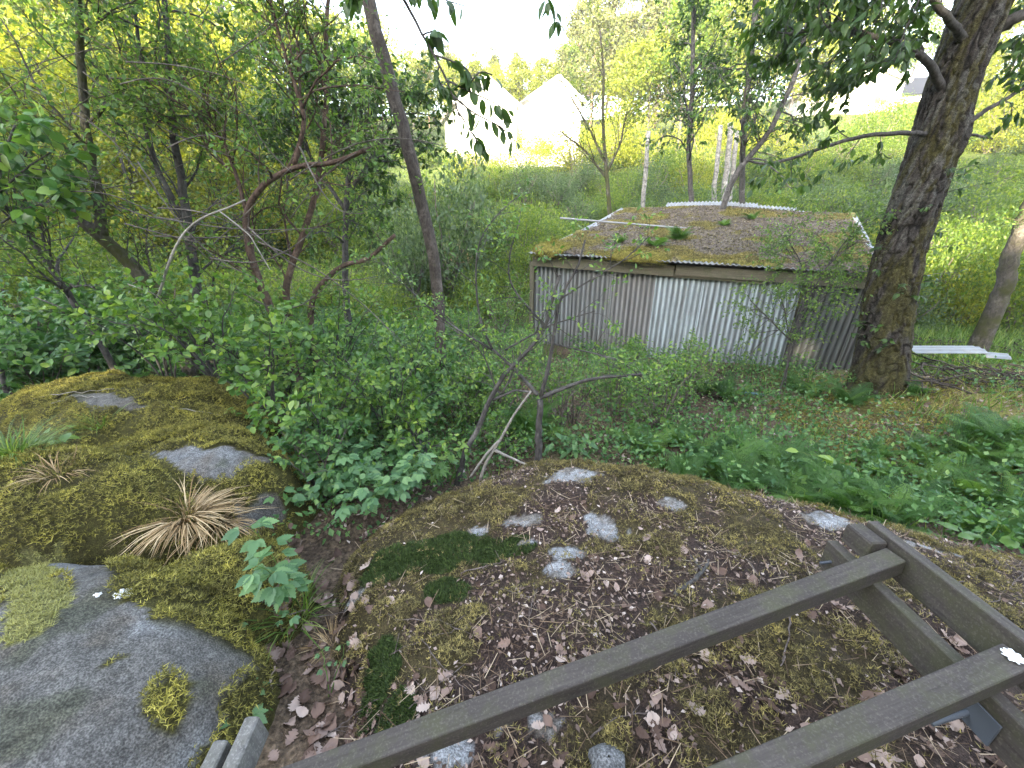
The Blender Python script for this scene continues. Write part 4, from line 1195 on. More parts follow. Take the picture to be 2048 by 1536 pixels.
# foreground sapling with dark crossing limbs
sapl = Plant()
LS = [dict(n=7, len=.5, ang=.8, up=.15, lo=.3, jit=.2, thick=.012), dict(n=3, len=.22, ang=.8, leaf=3, size=.035), dict(leaf=6, size=.038)]
for k, (pp, w0, w1, sp_) in enumerate((
    ([(1076, 925), (1077, 870), (1080, 800)], 15, 12, [None]),
    ([(1080, 795), (1130, 775), (1180, 757), (1240, 752), (1320, 745)], 9, 4, LS),
    ([(1082, 792), (1100, 720), (1112, 640), (1120, 590), (1160, 530), (1170, 480)], 9, 4, LS),
    ([(1075, 790), (1045, 755), (1010, 720), (985, 698)], 9, 5, LS),
    ([(985, 698), (960, 650), (950, 560), (955, 480), (1000, 420), (1040, 390)], 5, 2, LS),
    ([(985, 700), (900, 650), (830, 590), (760, 520)], 5, 2, LS),
    ([(930, 905), (960, 850), (985, 780), (1020, 735), (1070, 690), (1098, 655), (1100, 610), (1120, 550)], 11, 6, LS),
    ([(1100, 660), (1050, 610), (1015, 560), (1020, 500), (1040, 440)], 5, 2, LS),
    ([(985, 800), (1030, 780), (1065, 785)], 6, 4, [None]),
    ([(1030, 735), (1000, 800), (965, 700), (880, 640)], 4, 2, LS),
    ([(1118, 600), (1180, 560), (1250, 520), (1300, 470)], 4, 2, LS),
    ([(1095, 685), (1160, 700), (1240, 720), (1290, 760)], 4, 2, LS),
    ([(1010, 700), (1100, 650), (1190, 622)], 4, 2, LS))):
    P, r = px_path(pp, 3.35, w0, w1, 16)
    if k in (0, 6): P, r = down_to_ground(P, r)
    sapl.branch(P, r, sp_)
sapl.finish('sapling', 'young sapling with dark crossing limbs rising behind the mossy outcrop', 'sapling', 'bark_grey', 'leaf_shrub', LEAF8, nleaf=200)
dead = MB()
for pp in ([(960, 965), (965, 935), (1000, 880), (1030, 825), (1062, 782)], [(1000, 880), (975, 905), (940, 955)], [(990, 900), (1020, 915), (1055, 930)]):
    P, r = px_path(pp, 2.95, 7, 4, 14); dead.tube(P, r, 6)
tag(dead.build('dead_branch', M['pale_twig'], loc=at(960, 965, 2.95), smooth=True), 'pale forked dead branch leaning against the sapling', 'branch')
dead = MB()
for pp, w0, w1 in (([(305, 625), (322, 580), (333, 540), (350, 490), (380, 450), (415, 428), (450, 420), (490, 400)], 8, 4), ([(322, 595), (290, 580), (255, 568)], 4, 2), ([(318, 600), (280, 600), (250, 598)], 4, 2), ([(440, 423), (500, 470), (540, 540)], 4, 2)):
    P, r = px_path(pp, 3.9, w0, w1, 18); dead.tube(P, r, 6)
tag(dead.build('dead_branch', M['pale_twig'], loc=at(305, 625, 3.9), smooth=True), 'pale curved dead branch hanging among the leaning trunks', 'branch')
# bare arching twigs through the left trees
for k in range(34):
    x0, y0 = rng.uniform(-60, 620), rng.uniform(120, 600)
    a = rng.uniform(-1.0, 1.0); Lp = rng.uniform(160, 360); c = rng.uniform(-60, 60)
    pp = [(x0 + u * Lp * math.cos(a), y0 + u * Lp * math.sin(a) - c * math.sin(u * math.pi)) for u in np.linspace(0, 1, 6)]
    P, r = px_path(pp, rng.uniform(3.9, 4.8), 4, 1.5, 16)
    tw = MB(); tw.tube(P, r, 4)
    for q in range(3):
        i = rng.integers(4, 14); d = unit(P[i] - P[i - 1] + rng.normal(size=3) * .1); tw.tube(P[i] + d * np.linspace(0, rng.uniform(.15, .4), 5)[:, None] + rng.normal(size=(5, 3)) * .01, np.linspace(r[i] * .7, .001, 5), 3)
    tag(tw.build('bare_twig', M['mid_twig'], loc=P[0], smooth=True), 'bare grey twig arching between the trunks', 'twig', 'bare twigs among the left trees')

# shrubs: many thin stems from one base
def shrub(px, py, h, w, nst, label, group, leafm='leaf_shrub', size=.05, tpl=LEAF8, nleaf=40, Y=None, dens=1.0, name='shrub', leaf1='leaf_one', wood='twig'):
    b = W(px, py) if Y is None else at(px, py, Y)
    b[2] = float(surf(b[0], b[1])) - .03
    pl = Plant()
    for k in range(nst):
        a = rng.uniform(0, 2 * np.pi); out_ = rng.uniform(.15, 1) * w
        tip = b + np.array([math.cos(a) * out_, math.sin(a) * out_, h * rng.uniform(.65, 1.1)])
        u = np.linspace(0, 1, 10)[:, None]
        P = b + (tip - b) * u + np.array([0, 0, .15 * h]) * np.sin(u * np.pi) + np.cumsum(rng.normal(size=(10, 3)) * .012, 0)
        P[0] = b + np.array([math.cos(a), math.sin(a), 0]) * .05
        pl.branch(P, np.linspace(.010, .003, 10), [dict(n=6 * dens, len=.42 * h ** .5, ang=.8, up=.1, lo=.25), dict(n=2, len=.2, ang=.8, leaf=6 * dens, size=size), dict(leaf=6 * dens, size=size)])
    return pl.finish(name, label, 'shrub', wood, leafm, tpl, group, base=b, nleaf=nleaf, wname='stems', crown='foliage', leaf1=leaf1)
SG = 'dense fresh green shrubs below the left trees'
SL = 'dense leafy shrub with fresh rounded leaves below the left trees'
SLAB = ['at the foot of the thick leaning trunk', 'overhanging the back rock slab', 'spilling over the end of the back slab', 'just above the bramble bush', 'behind the shrub above the bramble', 'between the bramble and the straight leaning tree',
        'around the reddish crooked tree', 'between the raspberry clump and the sapling', 'around the slender forked tree', 'left of the foot of the straight leaning tree', 'behind the small double bend tree', 'right of the foot of the straight leaning tree']
for ki, (px, py, Y, h, w) in enumerate(((330, 740, 4.2, 1.15, .8), (450, 800, 3.9, 1.0, .75), (540, 820, 3.6, .95, .7), (640, 850, 3.5, .95, .7), (700, 760, 4.4, 1.3, .8), (770, 800, 4.0, 1.2, .7), (560, 700, 4.8, 1.3, .9), (850, 850, 3.7, .8, .6), (430, 690, 5.0, 1.2, .9), (800, 690, 5.2, 1.3, .8), (660, 640, 5.8, 1.4, .9), (930, 760, 4.8, .9, .6))):
    shrub(px, py, h, w, 9, 'leafy fresh green shrub ' + SLAB[ki], SG, size=.066, dens=.9, wood='bark_grey', tpl=ROUND if px < 700 else LEAF8, Y=Y)
shrub(620, 900, .55, .5, 9, 'low bramble bush with bluish leaves beside the rock slab', None, 'leaf_herb', .06, LEAF8, 40, Y=2.85)
DG = 'dark nettle thicket on the left bank'
for (px, py, Y, h, w) in ((40, 700, 4.2, .9, .7), (130, 690, 4.6, .9, .7), (230, 680, 5.0, .9, .7), (30, 620, 5.6, 1.2, .9), (150, 600, 6.0, 1.2, .9), (-80, 680, 4.4, 1.1, .8), (280, 620, 6.2, 1.2, .9)):
    shrub(px, py, h, w, 10, 'tall dark green leafy bush crowding the left bank', DG, 'leaf_herb', .09, LEAF8, 20, Y=Y, leaf1='leaf_one')
tree('leafy_tree', 'broad leaved tree hanging bluish green leaves at the far left', [([(-40, 600), (-30, 450), (0, 330), (30, 250)], 4.0, 16, 6), ([(-20, 400), (60, 330), (110, 300)], 4.0, 8, 3), ([(-30, 470), (40, 420), (110, 400)], 4.0, 8, 3)], 'bark_grey', 'leaf_herb', ROUND,
     [dict(n=8, len=.5, ang=.9, lo=.3), dict(n=3, len=.25, leaf=3, size=.11, droop=.5), dict(leaf=5, size=.11, droop=.5)], None, 60)
# shrubs around the shed and behind the sapling
for (px, Y, h, w, lab) in ((1000, 8.6, 1.3, .8, 'leafy bush at the left corner of the shed'), (930, 7.5, 1.1, .8, 'low leafy bush between the leaning tree and the shed'), (1330, 5.6, .55, .4, 'small leafy bush before the pale sheets of the shed'), (1280, 6.4, .7, .4, 'young leafy shrub against the weathered left wall sheets')):
    shrub(px, 600, h, w, 9, lab, None, 'leaf_shrub', .06, LEAF2, 20, Y=Y)
GCN = 'twiggy young shrubs between the outcrop and the shed'
for k in range(22):
    px, Yc = rng.uniform(900, 1420), rng.uniform(3.9, 7.2)
    if 1180 < px and Yc > 6.6: continue
    shrub(px, 600, rng.uniform(.4, .95), rng.uniform(.3, .5), 6, 'thin twiggy young shrub with small fresh leaves before the left shed wall', GCN, 'leaf_shrub', .05, LEAF2, 8, Y=Yc, dens=.9)
# drooping shrub with fine leaves in front of the right wall
pl = Plant()
for pp in ([(1560, 780), (1590, 680), (1620, 590), (1660, 520), (1700, 470), (1745, 430)], [(1570, 770), (1580, 690), (1570, 620), (1550, 560)], [(1600, 650), (1640, 600), (1690, 560)], [(1620, 590), (1600, 520), (1570, 470)], [(1640, 545), (1690, 500), (1720, 480)], [(1590, 690), (1540, 640), (1500, 600)]):
    P, r = px_path(pp, 5.75, 4, 2, 16)
    if not pl.lp: P, r = down_to_ground(P, r)
    pl.branch(P, r, [dict(n=15, len=.75, ang=1.0, up=0, lo=.3), dict(n=7, len=.35, ang=.8, leaf=5, size=.045, droop=.5), dict(leaf=9, size=.045, droop=.5)])
pl.finish('wall_shrub', 'fine leaved shrub climbing before the dark right wall sheets of the shed', 'shrub', 'bark_grey', 'leaf_left', LEAF2, nleaf=80, wname='stems', crown='foliage')

# ------------------------------------------------------------------ ferns
def frond_mesh(seed):
    r = np.random.default_rng(seed); n = 22
    u = np.linspace(0, 1, 40); bend = r.uniform(.35, .6)
    cx = u * (1 - .12 * u); cz = .55 * u - bend * u ** 2.2
    C_ = np.stack([cx, .06 * np.sin(u * 2 + seed), cz], -1)
    P, D, N, S = [], [], [], []
    for k in range(n):
        t = .14 + .84 * k / n; c = np.array([np.interp(t, u, C_[:, a]) for a in range(3)]); T = unit(np.array([np.interp(min(1, t + .03), u, C_[:, a]) for a in range(3)]) - c)
        L_ = .30 * math.sin(math.pi * (.12 + .86 * t) ** .75) ** .9 * (1 - .35 * t)
        Nn = unit(np.cross(T, [0, 1, 0])); Nn = Nn if Nn[2] > 0 else -Nn
        for sd in (-1, 1):
            d = unit(np.array([0, sd, 0]) + .45 * T + np.array([0, 0, -.15]) + r.normal(size=3) * .07)
            m = max(3, int(9 * L_ / .3))
            for j in range(m):
                q = (j + .6) / m; pc = c + d * L_ * q; ll = .055 * (1 - q) ** .7 * (L_ / .3) ** .5 + .012
                for s2 in (-1, 1):
                    dd = unit(np.cross(Nn, d) * s2 + .5 * d)
                    P.append(pc); D.append(dd); N.append(Nn + r.normal(size=3) * .15); S.append(ll)
            P.append(c + d * L_ * .9); D.append(d); N.append(Nn); S.append(.03)
    V, F = spread(LEAF2, np.array(P), np.array(D), np.array(N), np.array(S), 1.1)
    mb = MB(); mb.tube(C_[::3], np.linspace(.006, .0015, len(C_[::3])), 4)
    n0 = len(V)
    return np.vstack([V, np.concatenate(mb.v)]), [F, mb.faces()[0] + n0]
FROND = [np_mesh('frond', *frond_mesh(s), M['fern']) for s in range(4)]
def fern(p, size, nf, label, group=None, flat=.0):
    root = thing('fern', label, 'fern', p, group)
    a0 = rng.uniform(0, 6.28)
    for k in range(nf):
        o = link(bpy.data.objects.new('frond', FROND[rng.integers(0, 4)])); o.parent = root
        s = size * rng.uniform(.75, 1.2)
        o.rotation_euler = (rng.normal() * .15, rng.uniform(-.75, -.05) + flat, a0 + k * 2 * math.pi / nf + rng.normal() * .25)
        o.scale = (s, s, s); o.location = (0, 0, 0)
FG = 'ferns growing between the outcrop and the shed'
FLB = 'bright green fern growing between the rock outcrop and the shed'
for (px, py, s) in ((1440, 930, .55), (1500, 900, .6), (1560, 950, .6), (1480, 960, .5), (1600, 990, .55), (1660, 960, .55), (1720, 1000, .5), (1540, 1000, .5), (1620, 930, .5), (1400, 900, .45), (1780, 1030, .5), (1690, 1010, .5),
                    (1960, 870, .55), (2010, 900, .55), (1930, 900, .5), (2040, 860, .5), (1980, 930, .5), (1300, 890, .4), (1350, 870, .4), (1870, 960, .45), (1960, 990, .45), (1760, 940, .4), (1830, 1000, .4), (1840, 900, .4), (1920, 1040, .4), (2030, 1000, .45), (2000, 1050, .4), (1740, 900, .4), (1260, 870, .35)):
    p = W(px, py + 20)
    while mound(p[0], p[1]) > G(p[0], p[1]) - .02: p[1] += .06
    p[2] = float(surf(p[0], p[1])); fern(p, s, int(rng.integers(7, 11)), 'green fern behind the crest beside the clump of long leaves' if px < 1390 else 'green fern in the bank just beyond the outcrop crest' if px < 1800 else 'green fern on the slope below the mossy bank', FG)
fern(W(1050, 870), .75, 11, 'large yellow green fern standing behind the sapling stem')
fern(W(1450, 800), .5, 9, 'fern in front of the pale wall sheets of the shed')
fern(W(1410, 790), .45, 8, 'fern beside the short pale pipe end')
fern(W(1590, 785), .4, 8, 'fern at the foot of the dark wall sheets')
fern(W(1630, 790), .35, 7, 'small fern between the dark wall sheets and the old tree')
fern(W(1690, 810), .45, 9, 'fern growing on the bank before the old tree trunk')
fern(W(1830, 790), .35, 7, 'small fern right beside the old tree trunk')
fern(W(1335, 770), .35, 7, 'small fern left of the pipe end by the shed')
for (s, t, sz, lab) in ((.42, .30, .5, 'fern growing in the middle of the shed roof'), (.37, .17, .42, 'low fern near the eave on the shed roof'), (.53, .62, .3, 'tiny fern high on the shed roof'), (.24, .2, .3, 'tiny fern near the left side of the shed roof'), (.62, .75, .34, 'yellowish fern near the back edge of the shed roof')):
    fern(roofp(np.array(s), np.array(t), .04), sz, 9, lab)

# ------------------------------------------------------------------ herb plants with large leaves
def herb(p, h, nst, leaf, tpl, label, name='leafy_plant', mat='leaf_nettle', group=None, per=5, sp=.12, triple=True):
    root = thing(name, label, 'plant', p, group)
    me = np_mesh('leaf', tpl[0], tpl[1], M[mat], True)
    mb = MB()
    for k in range(nst):
        a = rng.uniform(0, 6.28); d = np.array([math.cos(a) * sp, math.sin(a) * sp, h * rng.uniform(.7, 1.1)])
        u = np.linspace(0, 1, 8)[:, None]
        P = d * u + np.array([math.cos(a), math.sin(a), 0]) * .06 * u ** 2 + rng.normal(size=(8, 3)) * .004
        mb.tube(P, np.linspace(.0035, .0015, 8), 5)
        for j in range(per):
            t = .35 + .65 * (j + 1) / per; i = min(6, int(t * 7)); b = P[i] * (1 - (t * 7 - i)) + P[i + 1] * (t * 7 - i)
            for sgn in range(2):
                ang = rng.uniform(0, 6.28) if sgn == 0 else ang + math.pi
                dd = unit(np.array([math.cos(ang), math.sin(ang), rng.uniform(-.15, .35)]))
                st = b + dd * leaf * .6
                mb.tube([b, b + dd * leaf * .3 + [0, 0, .01], st], [.0015, .0012, .001], 3, False)
                for q in range(3 if triple else 1):
                    d2 = dd if q == 0 else unit(dd + np.cross([0, 0, 1], dd) * (1.1 if q == 1 else -1.1))
                    o = link(bpy.data.objects.new('leaf', me)); o.parent = root
                    d2 = d2 + np.array([0, 0, -.25])
                    o.matrix_local = xform(st, d2, unit(rng.normal(size=3) * .25 + np.array([0, -.2, 1])), leaf * rng.uniform(.75, 1.15) * (1 if q == 0 else .85))
    V = np.concatenate(mb.v)
    mobj('stems', V + np.array(root.location), mb.faces(), M['grass'], root, smooth=True)
SERR = (LEAF8[0] * np.array([1, 1.15, 1]), LEAF8[1])
# serrated leaf outline
def serrated(wid=.3, teeth=7):
    n = teeth * 2 + 1; t = np.linspace(0, 1, n)
    w = wid * np.sin(np.pi * np.clip(t, 0, 1) ** .75) * (1 + .16 * np.where(np.arange(n) % 2 == 1, 1, -1)); w[0] = w[-1] = 0.002
    x = t + np.where(np.arange(n) % 2 == 1, .02, 0)
    V = np.concatenate([np.stack([x, w, .06 * np.abs(w) / wid - .12 * t ** 2], -1), np.stack([t, 0 * t, -.12 * t ** 2], -1), np.stack([x, -w, .06 * np.abs(w) / wid - .12 * t ** 2], -1)])
    return V, grid_faces(n, 3)
SERR = serrated()
herb(W(600, 1215), .48, 3, .085, SERR, 'tall raspberry shoot with toothed leaves standing in the leafy gully', 'raspberry_plant', per=5)
herb(W(545, 1420), .22, 3, .075, SERR, 'low raspberry plant with bluish toothed leaves beside the grey boulder', 'raspberry_plant', per=3, sp=.16)
herb(W(530, 1240), .10, 2, .04, SERR, 'tiny toothed seedling at the foot of the tall raspberry shoot', 'seedling', per=2)
herb(W(660, 1395), .08, 2, .025, SERR, 'tiny green seedling among the dead leaves in the gully', 'seedling', per=2)
herb(W(770, 985), .34, 9, .095, SERR, 'broad raspberry clump spreading at the left edge of the outcrop', 'raspberry_plant', per=4, sp=.25)
herb(W(690, 975), .36, 9, .095, SERR, 'raspberry clump between the rock slab and the outcrop', 'raspberry_plant', per=4, sp=.25)
herb(W(1130, 915), .35, 4, .14, serrated(.2, 5), 'clump of long smooth leaves behind the crest of the outcrop', 'broad_leaved_plant', 'leaf_nettle', per=5, sp=.12, triple=False)
herb(W(1640, 975), .3, 3, .13, ROUND, 'hazel seedling with large rounded leaves above the ferns', 'hazel_seedling', 'leaf_one', per=3, triple=False)
herb(W(1900, 1085), .2, 2, .13, ROUND, 'low hazel seedling with round leaves beyond the timber frame', 'hazel_seedling', 'leaf_one', per=2, triple=False)
herb(W(120, 890), .14, 2, .11, SERR, 'pale green broad leaved plant in the grass beside the rock', 'broad_leaved_plant', 'leaf_one', per=2, triple=False)
for (px, py, lab) in ((630, 1000, 'raspberry clump right beside the bare streak of the rock slab'), (730, 1010, 'low raspberry clump against the left flank of the outcrop'), (850, 950, 'raspberry clump at the foot of the crossing sapling limbs')):
    herb(W(px, py), .26, 7, .085, SERR, lab, 'raspberry_plant', per=4, sp=.24)
# maple seedling with lobed leaves
def maple_leaf():
    pts = []
    for k in range(5):
        a = (-1.25 + k * .625); r_ = 1.0 - .22 * abs(k - 2)
        pts += [(a - .30, r_ * .42), (a - .14, r_ * .72), (a, r_), (a + .14, r_ * .72)]
    pts += [(1.25 + .3, .35)]
    V = [[0, 0, 0]] + [[.15 + r_ * math.cos(a) * .8, r_ * math.sin(a) * .8, -.06 * r_ ** 2] for a, r_ in pts]
    F = [[0, i, i + 1] for i in range(1, len(pts))]
    return np.array(V), np.array(F)
ML = maple_leaf()
herb(W(835, 975), .30, 3, .13, ML, 'maple seedling with lobed leaves at the edge of the outcrop', 'maple_seedling', 'leaf_one', per=3, sp=.16, triple=False)

# ------------------------------------------------------------------ grass
def tussock(p, n, h, spreadv, mat, label, name='grass_tussock', wid=.9, droop=.6):
    a = rng.uniform(0, 6.28, n); rr = rng.uniform(0, 1, n) ** .5
    P = np.stack([p[0] + .08 * rr * np.cos(a), p[1] + .08 * rr * np.sin(a), np.full(n, p[2] - .01)], -1)
    D = unit(np.stack([np.cos(a) * spreadv * rr, np.sin(a) * spreadv * rr, rng.uniform(.5, 1.1, n)], -1) + rng.normal(size=(n, 3)) * .12)
    tv = BLADE[0].copy(); tv[:, 2] -= droop * tv[:, 0] ** 2 * .6
    V, F = spread((tv, BLADE[1]), P, D, unit(np.array([0, 0, 1]) + rng.normal(size=(n, 3)) * .2), h * rng.uniform(.5, 1.2, n), wid * .14 / max(h, .2))
    root = thing(name, label, 'grass', p)
    tag(mobj('blades', V, F, M[mat], root), kind='stuff')
tussock(W(375, 1035), 420, .24, 1.5, 'straw', 'dry straw coloured grass tussock between the mossy rocks', droop=.8)
tussock(W(430, 1045), 160, .25, 1.6, 'straw', 'flattened dry grass beside the straw tussock', droop=.9)
tussock(W(35, 920), 420, .25, .8, 'grass', 'thick green grass clump at the edge of the rocks')
tussock(W(115, 945), 110, .15, 1.2, 'straw', 'bleached dead grass beside the green clump')
tussock(W(590, 1240), 120, .22, .5, 'grass', 'small upright grass tuft at the foot of the raspberry shoot')
tussock(W(665, 1290), 120, .10, 1.4, 'straw', 'small tangle of dry grass in the leafy gully')
tussock(W(1400, 955), 220, .22, 1.1, 'grass', 'green grass tuft just behind the crest of the outcrop')
tussock(W(1320, 940), 160, .2, 1.1, 'grass', 'short grass tuft left of the ferns behind the crest')
tussock(W(200, 850), 60, .18, .8, 'grass', 'sparse grass tuft on the moss of the back slab')
tussock(W(60, 780), 260, .3, 1.0, 'straw', 'thin dry grass at the end of the back slab')

def field(name, label, n, xr, yr, tpl, mat, h, up, wid, dens, lift=(0, 0), seed=1, kindc='undergrowth', fn=G, droop=.3):
    x = rng.uniform(*xr, n); y = rng.uniform(*yr, n)
    k = rng.uniform(0, 1, n) < dens(x, y)
    x, y = x[k], y[k]; n = len(x)
    z = surf(x, y) + rng.uniform(*lift, n)
    D = unit(rng.normal(size=(n, 3)) * (1 - up) + np.array([0, 0, 1]) * up)
    N = unit(rng.normal(size=(n, 3)) * .5 + np.array([0, -.1, 1]))
    V, F = spread(tpl, np.stack([x, y, z], -1), D, N, rng.uniform(h[0], h[1], n), wid)
    tag(mobj(name, V, F, M[mat], loc=(np.mean(xr), np.mean(yr), -.8)), label, kindc, kind='stuff')

def outside_shed(x, y):
    s = ((x - FL[0]) * du[0] + (y - FL[1]) * du[1]); t = (x - FL[0]) * dn[0] + (y - FL[1]) * dn[1]
    return ~((s > t * .12 - .1) & (s < 6.5 + t * .12) & (t > .15) & (t < 5.4))
def onground(x, y): return (surf(x, y) - G(x, y) < .02) & outside_shed(x, y)
den = lambda x, y: onground(x, y) * (1 - .85 * sstep(5.4, 6.0, x) * sstep(4.9, 5.4, y)) * (1 - .7 * sstep(4.0, 4.6, x) * sstep(3.7, 4.1, y) * sstep(5.6, 5.2, y)) * sstep(.26, .5, fbm(x * 1.1, y * 1.1, 61, 3) + .14 * sstep(2.5, .5, x) - .08)
field('undergrowth', 'low green leafy undergrowth covering the ground around the shed', 90000, (-7, 9), (2.2, 9.5), LEAF2, 'leaf_herb', (.026, .07), .1, 1.2, den, (.0, .34), kindc='undergrowth')
field('undergrowth', 'dark green nettle carpet under the left trees', 26000, (-9, -.8), (3.6, 10), LEAF2, 'leaf_herb', (.05, .11), .1, 1.2, lambda x, y: onground(x, y) * 1.0, (.05, .6))
field('woodland_grass', 'fine green grass between the ferns and the shed', 16000, (-3, 9), (2.4, 8.5), BLADE, 'grass', (.1, .28), .75, .8, lambda x, y: onground(x, y) * sstep(.5, .65, fbm(x * .9, y * .9, 71, 3)))
field('dry_grass', 'dry straw and dead stalks on the ground before the shed', 20000, (-1, 8), (3.0, 7.5), NEEDLE, 'straw', (.08, .25), .15, .35, lambda x, y: onground(x, y) * sstep(.45, .6, fbm(x * .8, y * .8, 81, 3)), (.0, .05))
field('bright_grass', 'bright green grass lawn right of the old tree', 18000, (6.3, 16), (6.0, 11.5), BLADE, 'grass', (.15, .38), .8, 1.2, lambda x, y: onground(x, y) * sstep(6.2, 7.2, x) * sstep(6.2, 7.0, y + .1 * x - .6))
field('leaf_litter', 'brown leaf litter on the ground between outcrop and shed', 15000, (-3, 9), (2.2, 7.5), LEAF2, 'litter', (.03, .07), .05, 1.0, lambda x, y: onground(x, y) * .8, (.005, .02), kindc='litter')
# moss on the bank before the big tree
n = 26000
x, y = rng.uniform(3.6, 9.5, n), rng.uniform(3.0, 5.6, n)
k = (fbm(x * 1.3, y * 1.3, 88, 3) > .44) & (surf(x, y) - G(x, y) < .01); x, y = x[k], y[k]
V, F = moss_on(G, x, y, .045)
tag(mobj('moss_bank', V, F, M['moss_green'], loc=(6, 4.4, -.5)), 'thick yellow green moss on the bank before the old tree', 'moss', kind='stuff')

# fallen corrugated sheet, offcut and brushwood right of the big tree
def ground_sheet(c, ang, w, h, label, tilt=(0, 0)):
    ux = np.array([math.cos(ang), math.sin(ang), tilt[0]]); uy = np.array([-math.sin(ang), math.cos(ang), tilt[1]])
    nw, nh = int(w / .0952) * 6, 10
    U, Vv = np.meshgrid(np.linspace(-w / 2, w / 2, nw), np.linspace(-h / 2, h / 2, nh))
    bend = -.05 * (U / w * 2) ** 2
    P = np.asarray(c) + U[..., None] * ux + Vv[..., None] * uy + (bend + .007 * np.cos(2 * np.pi * U / .0952))[..., None] * np.array([0, 0, 1])
    F = grid_faces(nw, nh); n0 = nw * nh
    ob = mobj('corrugated_sheet', np.vstack([P.reshape(-1, 3), P.reshape(-1, 3) - np.array([0, 0, .005])]), np.vstack([F, F[:, ::-1] + n0]), M['sheet'], loc=c, smooth=True)
    ob.color = (.15, .17, .185, 1); tag(ob, label, 'metal sheet')
c = at(1885, 694, 6.3); ground_sheet(c, 1.5, .40, 1.1, 'white corrugated sheet lying on brushwood right of the old tree', (0, -.02))
c = at(1990, 706, 6.1); ground_sheet(c, 1.2, .25, .3, 'small white sheet fragment beside the fallen corrugated sheet')
bp = MB()
for k in range(260):
    px, py = rng.uniform(1815, 2100), rng.uniform(690, 790)
    p = W(px, py); a = rng.uniform(0, 6.28); L_ = rng.uniform(.2, .9)
    d = np.array([math.cos(a), math.sin(a), rng.uniform(-.05, .25)])
    u = np.linspace(-.5, .5, 5)[:, None]
    bp.tube(p + np.array([0, 0, rng.uniform(.02, .22)]) + d * u * L_ + rng.normal(size=(5, 3)) * .02, rng.uniform(.003, .012), 4, False)
o = bp.build('brush_pile', bark_mat('brushwood', (.02, .017, .015), (.09, .075, .06), 40), loc=W(1930, 740), smooth=True)
tag(o, 'dark brushwood heap under the fallen white sheet', 'brushwood', kind='stuff')

# ------------------------------------------------------------------ hillside: bushes and trees
def bush_arrays(seed, n, leaf, sx=1.0, sz=1.0):
    r = np.random.default_rng(seed)
    nc = 34
    c = unit(r.normal(size=(nc, 3))) * r.uniform(.35, .95, (nc, 1)) * np.array([sx, sx, .55 * sz]) + np.array([0, 0, .55 * sz])
    c[:, 2] = np.abs(c[:, 2])
    i = r.integers(0, nc, n)
    P = c[i] + r.normal(size=(n, 3)) * np.array([.17, .17, .14])
    P[:, 2] = np.abs(P[:, 2])
    D = unit(r.normal(size=(n, 3)) + unit(P - np.array([0, 0, .4])) * .6); N = unit(r.normal(size=(n, 3)) * .6 + np.array([0, 0, 1]))
    return spread(LEAF2, P, D, N, leaf * r.uniform(.6, 1.3, n), 1.2)
def bush_stems(seed):
    r = np.random.default_rng(seed); mb = MB()
    for k in range(9):
        a = r.uniform(0, 6.28); tip = np.array([math.cos(a) * .5, math.sin(a) * .5, r.uniform(.5, .95)])
        mb.tube(np.linspace(0, 1, 6)[:, None] * tip + r.normal(size=(6, 3)) * .02, np.linspace(.02, .006, 6), 4, False)
    return np.concatenate(mb.v), mb.faces()
BUSH = [(np_mesh('bush_foliage', *bush_arrays(s, 4200, .052), M['leaf_bush']), np_mesh('bush_stems', *bush_stems(s), M['twig'])) for s in (1, 2, 3)]
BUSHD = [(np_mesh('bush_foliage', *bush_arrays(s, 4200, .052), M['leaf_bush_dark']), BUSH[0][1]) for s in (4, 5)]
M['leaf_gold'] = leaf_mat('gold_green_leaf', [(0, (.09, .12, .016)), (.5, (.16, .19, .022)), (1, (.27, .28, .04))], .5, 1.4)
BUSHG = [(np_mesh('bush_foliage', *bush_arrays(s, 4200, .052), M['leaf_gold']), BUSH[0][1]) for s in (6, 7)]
def place_bush(x, y, w, h, kind, label, group=None, z=None):
    src = {'g': BUSH, 'd': BUSHD, 'y': BUSHG}[kind]
    f, s = src[int(rng.integers(0, len(src)))]
    root = thing('bush', label, 'bush', (x, y, float(G(x, y)) - .05 if z is None else z), group)
    root.rotation_euler = (0, 0, rng.uniform(0, 6.28)); root.scale = (w, w, h)
    for nm, me in (('foliage', f), ('stems', s)):
        o = link(bpy.data.objects.new(nm, me)); o.parent = root
        if nm == 'foliage': o['kind'] = 'stuff'
# bushes right of and behind the big tree
GR = 'bushes of the thicket right of the old tree'
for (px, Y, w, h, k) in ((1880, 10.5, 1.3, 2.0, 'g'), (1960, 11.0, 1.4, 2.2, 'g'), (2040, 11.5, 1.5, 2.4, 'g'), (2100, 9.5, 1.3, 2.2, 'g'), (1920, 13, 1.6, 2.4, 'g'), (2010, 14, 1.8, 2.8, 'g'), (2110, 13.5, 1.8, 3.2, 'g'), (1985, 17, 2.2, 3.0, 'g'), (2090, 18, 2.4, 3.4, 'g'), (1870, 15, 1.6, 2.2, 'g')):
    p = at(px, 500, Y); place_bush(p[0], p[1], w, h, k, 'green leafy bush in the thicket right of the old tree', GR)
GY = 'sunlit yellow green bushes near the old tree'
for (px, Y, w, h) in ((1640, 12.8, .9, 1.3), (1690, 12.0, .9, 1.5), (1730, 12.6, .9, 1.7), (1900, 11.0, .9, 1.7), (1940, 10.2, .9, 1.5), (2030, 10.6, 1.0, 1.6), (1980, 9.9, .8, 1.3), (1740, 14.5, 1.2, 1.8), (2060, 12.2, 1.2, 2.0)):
    p = at(px, 500, Y); place_bush(p[0], p[1], w, h, 'y', 'sunlit yellow green bush beside the old tree', GY)
